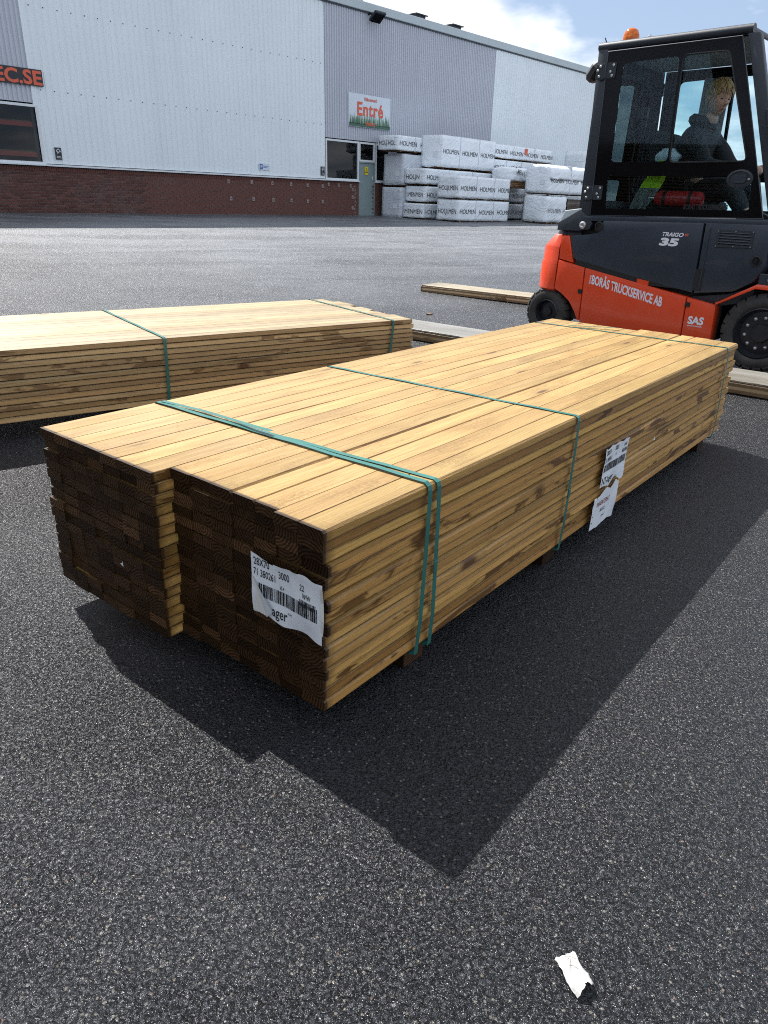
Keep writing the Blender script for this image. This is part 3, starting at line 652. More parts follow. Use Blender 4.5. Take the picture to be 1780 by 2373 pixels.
def bundle_boards(root, mat, cols, layers, L, w, h, z0, x0f, colgap, seed, wane_at=(), jit=.003, endj=.006):
    rr = random.Random(seed); var = [board_mesh(L, w, h*.90, rr.uniform(-.003, .003) if k < 3 else 0, .0, k) for k in range(5)] + [board_mesh(L, w, h*.90, 0, .009, 20+k, segs=26) for k in range(3)]
    for v in var: v.materials.append(mat)
    for l in range(layers):
        lj = rr.uniform(-jit, jit) if l < layers-1 else 0
        for c in range(cols):
            me = var[rr.randrange(5)] if l < layers-1 else var[3 + rr.randrange(2)]
            if (l, c) in wane_at or (c == 0 and rr.random() < .4): me = var[5 + rr.randrange(3)]
            o = bpy.data.objects.new('board', me); COL.objects.link(o); o.parent = root
            y = colgap(c, l) + w/2 + (lj if c == 0 else rr.uniform(-.0006, .0006))
            o.location = (x0f(l, c, rr), y, z0 + h*(l+.5) + (.0005*rr.uniform(-1, 1) if l < layers-1 else 0))
            o.rotation_euler = (0, 0, rr.uniform(-.0004, .0004) if l < layers-1 else 0)
def strap(root, path, w=.0078, name='strap', th=.0007):
    """path: list of (x,y,z), ribbon 2w wide along x with real thickness"""
    m = MB(); P = [Vector(p) for p in path]; rows = []
    for i, p in enumerate(P):
        t = (P[min(i+1, len(P)-1)] - P[max(i-1, 0)]).normalized(); wv = Vector((1, 0, 0)); wv = (wv - t*wv.dot(t)).normalized()*w; nn = t.cross(wv).normalized()*th
        rows.append([m.b.verts.new(q) for q in (p-wv, p+wv, p+wv+nn, p-wv+nn)])
    for i in range(len(rows)-1):
        for k in range(4): m.b.faces.new((rows[i][k], rows[i][(k+1) % 4], rows[i+1][(k+1) % 4], rows[i+1][k]))
    m.b.faces.new(rows[0]); m.b.faces.new(rows[-1][::-1])
    return m.build(name, M['strap'], root)
def strap_path(xl, xr, wdt, top, bot, n=14, lift=.001, yr=-.004, xb=None, xbl=None):
    xb = xr if xb is None else xb; xbl = xl if xbl is None else xbl
    P = [(xbl, wdt*.5, bot-.004), (xbl, wdt-.03, bot-.003), (xbl, wdt+.012, bot+.02), (xl, wdt+.012, top-.016), (xl, wdt+.008, top-.006), (xl, wdt-.004, top+lift)]
    for k in range(1, n): t = k/n; P.append((xl+(xr-xl)*t, (wdt-.004)*(1-t), top+lift+.0012*math.sin(k*1.7)))
    P += [(xr, .001, top+lift), (xr, yr+.003, top-.004), (xr, yr, top-.014)]
    for k in range(1, 5): t = k/5; P.append((xr+(xb-xr)*t, yr-.002, top-.012-(top-.012-bot-.005)*t))
    P += [(xb, yr+.004, bot-.004), (xb, .05, bot-.006), (xb, wdt*.5, bot-.005)]
    return P

BYAW = .9142
tb = thing('timber_bundle', 'large strapped bundle of wet fresh-sawn pine boards in the foreground', 'timber bundle', (-.1135, 1.2811, 0), BYAW)
H0, LAY, TH, BW = .0759, 16, .02806, .0696
TOP = H0 + LAY*TH
SEAM = {1: .0016, 2: .0002, 3: .0002, 4: .0085, 5: .0003, 6: .0002, 7: .0020, 8: .0012, 9: .0002, 10: .0014, 11: .0003, 12: .0010, 13: .0002}
def colgap1(c, l=0):      # c=0 is the right hand edge
    if l == LAY-1: return c*BW + sum(v for k, v in SEAM.items() if k <= c) - .006
    return c*.07
off_pair = {}
def x01(l, c, rr):
    key = (l, c//2 if c < 7 else 20+(c-7)//2)
    if key not in off_pair: off_pair[key] = rr.uniform(-.005, .005)
    o = off_pair[key] + rr.uniform(-.0015, .0015)
    if l == LAY-1: o *= .4; o += -.012 if c < 2 else 0
    if l == LAY-2 and c < 2: o = -.004
    if c >= 7: o -= .052
    return o
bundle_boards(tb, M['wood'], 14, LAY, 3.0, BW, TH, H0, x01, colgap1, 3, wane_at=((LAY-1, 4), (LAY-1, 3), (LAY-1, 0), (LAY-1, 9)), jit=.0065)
for x in (.375, 1.15, 2.83):
    b = MB().box((0, 0, 0), (.93, .085, .068), bev=.002).mesh('bearer'); o = obj('bearer', b, M['darkbearer'], tb); o.location = (x, .492, .036); o.rotation_euler = (0, 0, R(90))
strap(tb, strap_path(.312, .376, .98, TOP, H0-.006, xb=.388, yr=-.0125), name='strap')
strap(tb, strap_path(.312, .340, .98, TOP, H0-.006, xb=.330, lift=.0035, yr=-.0125), name='strap')
strap(tb, strap_path(1.073, 1.137, .98, TOP, H0-.006, xb=1.134, yr=-.0125), name='strap')
strap(tb, strap_path(2.735, 2.806, .98, TOP, H0-.006, xb=2.86, yr=-.0125), name='strap')
strap(tb, [(.322, .965, TOP+.006), (.336, .85, TOP+.0055), (.341, .80, TOP+.006), (.338, .70, TOP+.008), (.331, .58, TOP+.012), (.326, .497, TOP+.016)], name='strap_tail')
strap(tb, [(2.76, .80, TOP+.005), (2.80, .70, TOP+.006), (2.84, .63, TOP+.009), (2.862, .56, TOP+.011)], name='strap_tail')
for (x, z) in ((.380, .30), (1.136, .27)): MB().box((x, -.0165, z), (.015, .003, .030), bev=.001).build('strap_seal', M['strap'], tb)

# paper labels stapled to the bundle
def paper(root, name, org, xd, yd, W_, H_, seed, ragged_top=0, ragged_bot=0, curl=.006, nx=22, ny=16, skew=0, cut=None, lab=None):
    xd, yd = Vector(xd), Vector(yd); nd = xd.cross(yd); b = bmesh.new(); V = {}
    for i in range(nx+1):
        for j in range(ny+1):
            u, v = i/nx, j/ny
            z = .0025 + curl*(.5+.5*mnoise.noise(Vector((u*2.6+seed, v*2.1, seed)))) + .0022*abs(mnoise.noise(Vector((u*7+seed, v*6, 3))))
            yy = v*H_
            if j == ny: yy += ragged_top*mnoise.noise(Vector((u*5, seed, 1)))
            if j == 0: yy += ragged_bot*mnoise.noise(Vector((u*4, seed, 9)))
            p = Vector(org) + xd*(u*W_ + skew*v*H_) + yd*yy + nd*z
            V[i, j] = b.verts.new(p)
    for i in range(nx):
        for j in range(ny):
            if cut and cut((i+.5)/nx, (j+.5)/ny): continue
            b.faces.new((V[i, j], V[i+1, j], V[i+1, j+1], V[i, j+1]))
    for v in [v for v in b.verts if not v.link_faces]: b.verts.remove(v)
    me = bpy.data.meshes.new(name); b.to_mesh(me); b.free()
    for p in me.polygons: p.use_smooth = True
    o = obj(name, me, M['paper'], root)
    if lab: o['label'] = lab
    def surf(x, y, lift=.0009):
        u, v = x/W_, y/H_
        z = .0025 + curl*(.5+.5*mnoise.noise(Vector((u*2.6+seed, v*2.1, seed)))) + .0022*abs(mnoise.noise(Vector((u*7+seed, v*6, 3))))
        return Vector(org) + xd*(x + skew*y) + yd*y + nd*(z+lift)
    def printm(nm, me2, mat):
        b2 = bmesh.new(); b2.from_mesh(me2); bmesh.ops.triangulate(b2, faces=b2.faces[:])
        for v in b2.verts: v.co = surf(v.co.x, v.co.y)
        b2.to_mesh(me2); b2.free(); return obj(nm, me2, mat, o)
    def word(s_, x, y, size, sx=.75, bold=.0, mat=M['ink'], nm='lettering', clip=None):
        me2 = text_mesh(s_, size, bold*size, sx); me2.transform(Matrix.Translation((x, y, 0))); return printm(nm, me2, mat)
    def bars(x0, x1, y0, y1, seed2, unit=.00085):
        rr = random.Random(seed2); m = MB(); x = x0
        while x < x1:
            wd = unit*rr.choice((1, 1, 2, 2, 3)); x2 = min(x+wd, x1); k = 3
            for j in range(k): m.quad(*[(q[0], q[1], 0) for q in ((x, y0+(y1-y0)*j/k), (x2, y0+(y1-y0)*j/k), (x2, y0+(y1-y0)*(j+1)/k), (x, y0+(y1-y0)*(j+1)/k))])
            x = x2 + unit*rr.choice((1, 1, 2))
        printm('barcode', m.mesh('barcode'), M['ink'])
    return o, word, bars, surf
# end label: (0,-1,0) runs to the right as seen; lower left corner has peeled and folded over
flap = lambda u, v: v < .62 - 2.6*u and u < .22
o, word, bars, surf = paper(tb, 'paper_label', (-.013, .194, .272), (0, -1, 0), (0, 0, 1), .208, .142, 2.3, .012, .010, .010, cut=lambda u, v: (v > .93 and .22 < u < .34), lab='torn white barcode label on the dark board ends')
word('28X70', .008, .119, .026, .66, .008); word('3000', .080, .108, .025, .62, .008); word('71 380261', .006, .094, .024, .66, .008); word('22', .142, .104, .02, .7, .008)
word('VI.+', .083, .082, .014, .6, .01); word('WW', .150, .088, .017, .7, .008); bars(.022, .194, .046, .078, 5, .0017); bars(.142, .190, .070, .084, 8, .0007)
word('ager', .062, .012, .036, .72, .008); word('PEFC', .108, .03, .008, .8, .0)
m = MB()                                      # the folded flap and the sheet beneath it
A_, B_, C_, D_ = surf(.046, .000, .003), surf(.074, .030, .012), surf(.040, .062, .010), surf(.004, .092, .002)
m.b.faces.new([m.b.verts.new(q) for q in (A_, B_, C_)]); m.b.faces.new([m.b.verts.new(q) for q in (A_, C_, D_)])
m.build('folded_corner', M['paper'], o)
m = MB(); m.quad(surf(.001, .004, .0012), surf(.046, .001, .0012), surf(.024, .05, .0012), surf(.002, .092, .0012)); m.build('backing_sheet', M['paperback'], o)
m = MB(); m.strip([surf(.206, .02, -.001), surf(.212, .06, .004), surf(.208, .10, .002), surf(.212, .135, .008)], Vector((0, -.004, .0))); m.build('curled_edge', M['paperback'], o)
# two labels on the long side
o, word, bars, surf = paper(tb, 'paper_label', (1.388, -.012, .214), (1, 0, 0), (0, 0, 1), .212, .143, 6.1, .012, .026, .010, skew=.06, lab='torn barcode label on the shaded long side')
word('28X70', .006, .118, .024, .7, .008); word('3000', .086, .120, .024, .62, .008); word('71 380261', .004, .092, .022, .7, .008); word('VI.+', .096, .10, .014, .6, .01); word('WW', .17, .115, .018, .7, .008)
bars(.006, .200, .056, .084, 15, .0016); bars(.160, .208, .094, .108, 18, .0007); word('NT-Lager', .004, .012, .036, .72, .008)
o, word, bars, surf = paper(tb, 'paper_label', (1.352, -.012, .062), (1, 0, 0), (0, 0, 1), .214, .128, 9.4, .030, .010, .010, skew=.10, lab='white paper with a red heading, lowest on the long side')
word('INVENTERAT', .030, .080, .026, .72, .008, M['redink']); word('AUG-22', .070, .052, .018, .7, .01); word('VIDA AB', .088, .028, .010, .8, .01)
m = MB()
for yy in (.05, .026): m.lathe([(.0028, 0), (.0028, .0006)], 10, 'z', (.010, yy, 0))
me2 = m.mesh('punch_hole')
for v in me2.vertices: v.co = surf(v.co.x, v.co.y, .001)
obj('punch_hole', me2, M['ink'], o)
for loc_, sc_, nm in (((-.064, .632, .245), .014, 'x'), ((1.91, -.012, .278), .02, 'y')):   # shreds of torn labels still held by staples
    m = MB(); d = Vector((0, -1, 0)) if nm == 'x' else Vector((1, 0, 0)); n_ = Vector((-1, 0, 0)) if nm == 'x' else Vector((0, -1, 0)); P = Vector(loc_)
    ring = [P + d*(sc_*a) + Vector((0, 0, sc_*b)) + n_*(.003+.004*abs(a)) for a, b in ((-.5, .1), (-.1, .15), (.1, .7), (.2, .1), (.55, -.25), (0, -.35))]
    m.b.faces.new([m.b.verts.new(q) for q in ring]); m.build('paper_shred', M['paper'], tb)

# second bundle behind
t2 = thing('timber_bundle', 'lower strapped bundle of planed pine boards lying behind the foreground bundle', 'timber bundle', (.134, 4.62, 0), R(37.3))
L2, LAY2, Z2 = 3.9, 12, .094; TOP2 = Z2 + LAY2*.028
def x02(l, c, rr):
    o = rr.uniform(-.012, .006) - (.05 if c in (12, 13, 8, 5) else 0) - (.03 if c in (3, 4) else 0)
    if l == LAY2-1: o -= .006
    return -L2 + o
def bundle2():
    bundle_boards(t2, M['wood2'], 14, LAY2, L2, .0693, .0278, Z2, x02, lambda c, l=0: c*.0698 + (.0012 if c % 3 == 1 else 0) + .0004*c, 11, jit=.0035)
bundle2()
strap(t2, strap_path(-1.60, -1.60, .985, TOP2, Z2-.004, yr=-.010), name='strap'); strap(t2, strap_path(-.165, -.165, .985, TOP2, Z2-.004, yr=-.010, xb=-.20), name='strap')
for x in (-3.3, -1.6, -.3):
    b = MB().box((0, 0, 0), (.95, .10, .088), bev=.002).mesh('bearer'); o = obj('bearer', b, M['bearer'], t2); o.location = (x, .49, .046); o.rotation_euler = (0, 0, R(90))

# long timber beams on the ground
def beam(label, org, ang, L, w, h, mtop, mside, x0=0):
    t = thing('timber_beam', label, 'timber', org, R(ang), 'long flat beams lying on the yard')
    me = board_mesh(L, w, h-.018, 0, 0, 5, .003); o = obj('beam', me, mside, t); o.location = (x0, w/2, .008+(h-.018)/2)
    me = board_mesh(L-.02, w-.01, .014, 0, .004, 9, .002); o = obj('top_board', me, mtop, t); o.location = (x0+.01, w/2, h+.0005)
    me = board_mesh(w-.04, .08, .008, 0, 0, 3, .001)
    for x in (.4, L*.5, L-.4): o = obj('spacer', me, M['bearer'], t); o.location = (x0+x, .02, .004); o.rotation_euler = (0, 0, R(90))
    return t
beam('wet grey timber beam passing behind the foreground bundle to the forklift wheel', (.173, 6.273, 0), -35.1, 4.6, .44, .088, M['wetplank'], M['plank'], -.75)
beam('pale timber beam lying on open asphalt behind the forklift tail', (.348, 9.69, .004), -33.4, 3.9, .42, .085, M['plank'], M['plank'])

# ------------------------------------------------------------------ wrapped timber packs along the wall
def wrap_mesh(L, w, h, seed, amp=.018, rnd=.04, arch=0):
    b = bmesh.new(); bmesh.ops.create_cube(b, size=1)
    cx, cy, cz = max(8, int(L*8)), 8, 8
    # subdivide by bisecting
    for axis, n in ((0, cx), (1, cy), (2, cz)):
        for k in range(1, n):
            no = [0, 0, 0]; no[axis] = 1; c_ = [0, 0, 0]; c_[axis] = -.5 + k/n
            bmesh.ops.bisect_plane(b, geom=b.verts[:]+b.edges[:]+b.faces[:], plane_co=c_, plane_no=no)
    for v in b.verts:
        p = Vector((v.co.x*L, v.co.y*w, v.co.z*h)); q = Vector((max(-L/2+rnd, min(L/2-rnd, p.x)), max(-w/2+rnd, min(w/2-rnd, p.y)), max(-h/2+rnd, min(h/2-rnd, p.z))))
        if arch and p.z > 0: p.z -= arch*(abs(p.y)/(w/2))**3
        q.z = min(q.z, p.z) if arch else q.z
        d = p - q; n = d.normalized() if d.length > 1e-6 else Vector((0, 0, 0))
        if sum(abs(x) > 1e-6 for x in d) > 1: p = q + n*rnd
        s_ = Vector((p.x*1.1+seed*7, p.y*1.6, p.z*1.9)); a_ = mnoise.noise(s_*1.5)*.7 + (abs(mnoise.noise(s_*3.3+Vector((3, 1, 2))))-.25)*.8
        v.co = Vector((p.x + L/2, p.y + w/2, p.z + h/2)) + n*(amp*a_)
        if p.z < -h/2+.06: v.co.z += .03*mnoise.noise(Vector((p.x*3, p.y*3, seed)))
    bmesh.ops.recalc_face_normals(b, faces=b.faces[:]); me = bpy.data.meshes.new('wrap'); b.to_mesh(me); b.free()
    for p in me.polygons: p.use_smooth = True
    return me
PK = 'white wrapped timber packs stacked along the wall'
def pack(a0, n1, z0, L, w, h, label, word='HOLMEN', side=True, end=None, seed=1, amp=.010, rnd=.012, base=True, wordz=.45, size=.25, tag_=False, mat=None, straps=True, arch=0):
    p = Vector((BO.x, BO.y, 0)) + An*a0 + Nn*n1; gz = ground_z(p.x, p.y)
    t = thing('wrapped_timber_pack', label, 'timber pack', (p.x, p.y, gz+z0), BY, PK)
    bh = .05 if base else 0
    o = obj('wrap', wrap_mesh(L, w, h-bh, seed, amp, rnd, arch), mat or M['wrap'], t); o.location = (0, 0, bh)
    if base:
        for x in [.25 + k*(L-.5)/3 for k in range(4)]: MB().box((x, w/2, bh/2), (.10, w-.06, bh)).build('bearer', M['bearer'], t)
        MB().box((L/2, w/2, bh*.8), (L-.1, w-.08, bh*.4)).build('bottom_board', M['bearer'], t)
    zt = bh + (h-bh)*wordz; e = amp*.75+.006
    if side and word:
        x = .12; k = 0
        while x < L - .2:
            put_text('lettering', word, M['wrapink'], t, (x, -e, zt-size*.36 + .008*math.sin(k*3+seed)), (1, 0, 0), (0, 0, 1), size, .0, 1.08); x += size*5.3; k += 1
    if end: put_text('lettering', end, M['wrapink'], t, (-e, w-.08, zt-size*.36), (0, -1, 0), (0, 0, 1), size, .0, .80 if len(end) > 6 else 1.0)
    if straps and L > 1.5:
        for x in (L*.33, L*.68): MB().box((x, w/2, bh+(h-bh)/2), (.011, w+2*e, h-bh+2*e)).build('strap', M['clad_grey'], t)
    if tag_: MB().box((-e, w*.28, bh+(h-bh)*.38), (.004, .24, .2)).build('label_sheet', M['paper'], t)
    return t
# by the door
pack(1.07, 1.47, 0, 3.6, 1.12, 1.20, 'plain tall wrapped pack on the ground nearest the door', side=False, seed=1, tag_=True, base=False, mat=M['wrapend'])
pack(1.12, 1.47, 1.24, 3.6, 1.12, 1.24, 'plain tall wrapped pack second from the ground nearest the door', 'HOLMEN', True, seed=2, tag_=True, mat=M['wrapend'], wordz=.12)
pack(.72, 1.45, 2.56, 3.4, 1.12, .60, 'low lettered pack on top of the column nearest the door', 'HOLMEN', True, 'HOLJ HOL', seed=3, wordz=.5)
# three low ones and the big one above
pack(1.2, 2.60, 0, 4.6, 1.10, .62, 'low lettered pack at ground level just right of the plain column', 'HOLMEN', True, 'MENMEN', seed=4)
pack(1.3, 2.60, .65, 4.6, 1.10, .64, 'low lettered pack second from the ground, right of the plain column', 'HOLMEN', True, 'LMENMEN', seed=5)
pack(1.2, 2.62, 1.33, 4.8, 1.12, .64, 'low lettered pack directly under the big tall pack', 'HOLMEN', True, 'HOLJN', seed=6)
pack(2.25, 2.55, 2.02, 3.9, 1.10, 1.26, 'big tall wrapped pack on top in the middle of the row', 'HOLMEN', True, seed=7, tag_=True, amp=.010, wordz=.5)
# front pair
pack(1.55, 4.2, 0, 3.65, 1.12, .84, 'lower of the two lettered packs standing foremost in the row', 'HOLMEN', True, 'HOLJLMEN', seed=8)
pack(1.50, 4.2, .87, 3.65, 1.12, .88, 'upper of the two lettered packs standing foremost in the row', 'HOLMEN', True, 'HOUJLMEN', seed=9)
# column further right, behind
for z, h_, sd_, lab in ((0, .72, 10, 'shaded lettered pack at ground level behind the foremost pair'), (.75, .66, 11, 'shaded lettered pack second from the ground behind the foremost pair'), (1.44, .50, 16, 'narrow pack third from the ground behind the foremost pair')):
    pack(6.2, 2.7, z, 3.6, 1.1, h_, lab, 'HOLMEN', True, 'OLMEEN', seed=sd_, amp=.03)
pack(6.0, 2.5, 1.97, 3.6, 1.1, .60, 'lettered pack one below the pack with the orange tag', 'HOLMEN', True, 'OIOLMEN', seed=12)
tp = pack(5.95, 2.5, 2.60, 5.2, 1.1, .60, 'top lettered pack with a small orange tag on its side', 'HOLMEN', True, 'D HOL', seed=13)
MB().box((2.75, -.03, .42), (.22, .006, .26)).build('orange_tag', M['orange'], tp)
# opened pack with bare boards under torn wrapping
op = thing('opened_timber_pack', 'opened pack with torn wrapping bunched over bare brown boards', 'timber pack', tuple(Vector((BO.x, BO.y, 0)) + An*5.75 + Nn*3.75 + Vector((0, 0, 1.68))), BY, PK)
for k in range(4):
    for j in range(8): o = obj('board', board_mesh(2.4, .11, .06, 0, 0, k, .003, 2) if (k, j) == (0, 0) else bpy.data.meshes['board_open'], M['bearer'], op); o.location = (.02*((k*7+j*3) % 5), .07+j*.118, .03+k*.068); o.data.name = 'board_open'
o = obj('torn_wrap', wrap_mesh(2.4, 1.1, .55, 33, .10, .09), M['wrap'], op); o.location = (-.05, -.05, .26)
put_text('lettering', 'MEN L', M['ink'], op, (.30, -.16, .55), (1, 0, -.12), (.12, 0, 1), .28, .004, .8)
# right hand pair
pack(6.45, 5.35, 0, 1.75, 1.25, 1.18, 'creased wrapped pack on the ground under the round-topped pack', 'HOLMEN', True, seed=14, amp=.06, rnd=.10, straps=False)
pack(6.45, 5.35, 1.22, 5.5, 1.25, 1.22, 'round-topped smooth wrapped pack in front on the right', 'HOLMEN', True, seed=15, amp=.008, rnd=.05, tag_=True, arch=.20)
ds = thing('dark_board_stack', 'stack of dark stained boards under the round-topped pack', 'timber stack', tuple(Vector((BO.x, BO.y, .17)) + An*8.35 + Nn*5.3), BY)
db = board_mesh(3.4, .145, .055, .0, 0, 4, .003, 2); db.materials.append(M['darkwood'])
for k in range(17):
    for j in range(8): o = bpy.data.objects.new('board', db); COL.objects.link(o); o.parent = ds; o.location = (random.uniform(-.03, .03), .08+j*.15+random.uniform(-.006, .006), .10+k*.0625)
for x in (.3, 1.7, 3.1): MB().box((x, .6, .035), (.1, 1.1, .07)).build('bearer', M['darkwood'], ds)
pack(13.2, 3.2, 0, 3.0, 1.2, 1.3, 'pale wrapped pack at ground level hidden behind the cab pillar', None, False, seed=17)
pack(13.2, 3.2, 1.33, 3.0, 1.2, 2.0, 'tall pale bluish pack standing highest beside the cab pillar', None, False, seed=18, amp=.02)

# ------------------------------------------------------------------ forklift (local x forward, y left, z up; origin under the front axle)
FKO, FKA = (3.1318, 5.9775, 0), R(-41.5)
fk = thing('forklift', 'orange-red and blue-black electric forklift with a closed glazed cab', 'forklift', FKO, FKA)
def both(fn):
    for s_ in (-1, 1): fn(s_)
# counterweight with rounded rear corners: loft of plan outlines
def plan(xr, hw, rad, xf, n=8):
    o = [(xf, -hw)]
    for k in range(n+1): a = R(-90 - 90*k/n); o.append((xr+rad + rad*math.cos(a), -hw+rad + rad*math.sin(a)))
    o2 = [(x, -y) for x, y in o[::-1]]
    return o + o2
def loft(levels, mat, name, parent, smooth=40):
    b = bmesh.new(); rings = []
    for z, pl_ in levels: rings.append([b.verts.new((x, y, z)) for x, y in pl_])
    n = len(rings[0])
    for i in range(len(rings)-1):
        for k in range(n): b.faces.new((rings[i][k], rings[i][(k+1) % n], rings[i+1][(k+1) % n], rings[i+1][k]))
    b.faces.new(rings[0][::-1]); b.faces.new(rings[-1]); bmesh.ops.recalc_face_normals(b, faces=b.faces[:])
    me = bpy.data.meshes.new(name); b.to_mesh(me); b.free()
    for p in me.polygons: p.use_smooth = True
    me.set_sharp_from_angle(angle=R(smooth)); return obj(name, me, mat, parent)
cw = loft([(.405, plan(-2.00, .560, .20, -1.775)), (.42, plan(-2.02, .575, .22, -1.775)), (.635, plan(-2.02, .575, .22, -1.775)), (.655, plan(-2.012, .568, .22, -1.775)),
      (.77, plan(-2.01, .565, .22, -1.775)), (.785, plan(-2.0, .56, .215, -1.775)), (.868, plan(-1.90, .535, .12, -1.775)), (.876, plan(-1.885, .52, .10, -1.775))], M['red'], 'counterweight', fk)
MB().prism([(-1.95, -.48), (-1.80, -.53), (-1.80, .53), (-1.95, .48)], .33, .415, 'z').build('tow_block', M['red'], fk)
# grey rear hood; added pale wedge stands in for sky reflected on its top
loft([(.872, plan(-1.89, .50, .11, -1.62)), (.95, plan(-1.865, .49, .10, -1.62)), (1.02, plan(-1.82, .48, .09, -1.62)), (1.055, plan(-1.77, .47, .08, -1.62))], M['navy'], 'rear_hood', fk)
MB().prism([(-1.835, .955), (-1.785, 1.068), (-1.625, 1.092), (-1.60, 1.06), (-1.63, 1.05), (-1.80, .96)], -.535, .40, 'y', .006).build('hood_sky_reflection', M['trim'], fk)
def side_panel(name, pts, mat, y0=.45, y1=.58, bev=.008, label=None):
    for s_ in (-1, 1):
        o = MB().prism(pts, s_*y0, s_*y1, 'y', bev).build(name, mat, fk, smooth=35)
        if s_ < 0 and label: o['label'] = label
side_panel('shoulder_panel', [(-1.768, .868), (-1.688, .872), (-1.622, .655), (-1.762, .680)], M['red'], y1=.572)
side_panel('rear_fender', [(-1.758, .670), (-1.502, .626), (-1.492, .19), (-1.508, .186), (-1.535, .264), (-1.600, .345), (-1.685, .403), (-1.767, .422)], M['red'], y1=.582)
side_panel('side_skirt', [(-1.494, .625), (-.594, .487), (-.583, .16), (-1.482, .16)], M['red'], y1=.582)
side_panel('front_skirt', [(-.586, .485), (-.358, .450), (-.345, .16), (-.575, .16)], M['red'], y1=.582)
side_panel('fender_stripe', [(-.358, .452), (-.098, .606), (.30, .60), (.30, .628), (-.09, .635), (-.335, .485), (-.36, .475)], M['red'], y0=.40, y1=.605, bev=.004)
side_panel('battery_panel', [(-1.682, .872), (-1.625, .690), (-1.59, .682), (-.935, .577), (-.560, .522), (-.575, 1.030), (-1.40, 1.006), (-1.415, .905), (-1.50, .893)], M['navy'], y1=.572)
side_panel('front_side_panel', [(-.548, .520), (-.262, .562), (-.131, .645), (-.071, .768), (-.10, 1.040), (-.563, 1.032)], M['navy'], y1=.568)
side_panel('step_cover', [(-.56, .50), (-.30, .53), (-.12, .62), (-.12, .50), (-.36, .44), (-.56, .47)], M['navyrough'], y0=.40, y1=.535)
MB().box((-1.05, 0, .58), (1.42, .96, .80)).build('chassis', M['black'], fk)
MB().box((-.02, 0, .50), (.62, .62, .76)).build('front_frame', M['black'], fk)
m = MB(); m.box((-1.05, -.545, .62), (1.1, .05, .16)); m.build('panel_shadow_gap', M['black'], fk)
# lifting bracket at the rear pillar foot
side_panel('rear_bracket', [(-1.822, .91), (-1.822, .968), (-1.632, 1.078), (-1.545, 1.03), (-1.50, .98), (-1.52, .93), (-1.62, .915)], M['navyrough'], y0=.40, y1=.56, bev=.003)
both(lambda s_: MB().lathe([(.030, s_*.56), (.030, s_*.572), (.018, s_*.578), (.010, s_*.574)], 18, 'y', (-1.582, 0, .962)).build('bracket_bolt', M['steel'], fk))
# round latches
for x, z in ((-.143, .792), (-1.427, .961)):
    both(lambda s_: MB().lathe([(.038, s_*.566), (.038, s_*.578), (.028, s_*.580), (.026, s_*.568)], 20, 'y', (x, 0, z)).build('panel_latch', M['black'], fk))
# vent grille
vt = MB().frame([(-.460, .868), (-.196, .876), (-.200, .993), (-.458, .986)], [[(-.440, .882), (-.440, .972), (-.216, .978), (-.216, .888)]], -.576, -.566).build('vent_grille', M['navyrough'], fk)
MB().box((-.328, -.562, .93), (.235, .006, .10)).build('vent_recess', M['black'], vt)
for k in range(5): MB().box((-.328, -.572, .896+k*.0185), (.226, .012, .006), Matrix.Rotation(R(-30), 3, 'X')).build('louvre', M['navyrough'], vt)
for x, z in ((-.452, .979), (-.328, .982), (-.205, .986), (-.452, .875), (-.328, .879), (-.205, .883)): MB().lathe([(.0055, -.576), (.0045, -.580)], 8, 'y', (x, 0, z)).build('screw', M['steel'], vt)
MB().tube([(-.520, -.569, 1.0), (-.515, -.569, .545)], .005).build('panel_seam_bead', M['navyrough'], fk)
for x, z in ((-1.512, .43), (-.570, .432)): MB().box((x, -.583, z), (.036, .006, .036)).build('panel_notch', M['black'], fk)
MB().prism([(-1.02, .545), (-1.02, .585), (-.92, .572), (-.92, .53)], -.579, -.57, 'y').build('catch', M['red'], fk)
# lettering
sl = Vector((.69, 0, -.122)).normalized()
put_text('lettering', 'BORÅS TRUCKSERVICE AB', M['printwhite'], fk, (-1.418, -.5835, .505), (sl.x, 0, sl.z), (.0, 0, 1), .101, .0030, .545)
put_text('lettering', '033-25 80 20', M['printwhite'], fk, (-1.425, -.5835, .500), (.05, 0, 1), (-1, 0, .12), .021, .0006, .62)
put_text('lettering', 'TRAIGO', M['printwhite'], fk, (-.884, -.5735, .920), (1, 0, .01), (.0, 0, 1), .039, .0014, 1.18, shear=.25)
put_text('lettering', '80', M['orange'], fk, (-.702, -.5735, .929), (1, 0, .01), (.0, 0, 1), .026, .0006, 1.0, shear=.2)
put_text('lettering', '35', M['printwhite'], fk, (-.895, -.5735, .852), (1, 0, .01), (.0, 0, 1), .074, .0040, 2.05, shear=.1)
put_text('lettering', 'SAS', M['printwhite'], fk, (-.544, -.5835, .292), (1, 0, .02), (.0, 0, 1), .078, .0034, .98)
put_text('lettering', 'System of Active Stability', M['printwhite'], fk, (-.544, -.5835, .272), (1, 0, .02), (.0, 0, 1), .0135, .0003, .85)

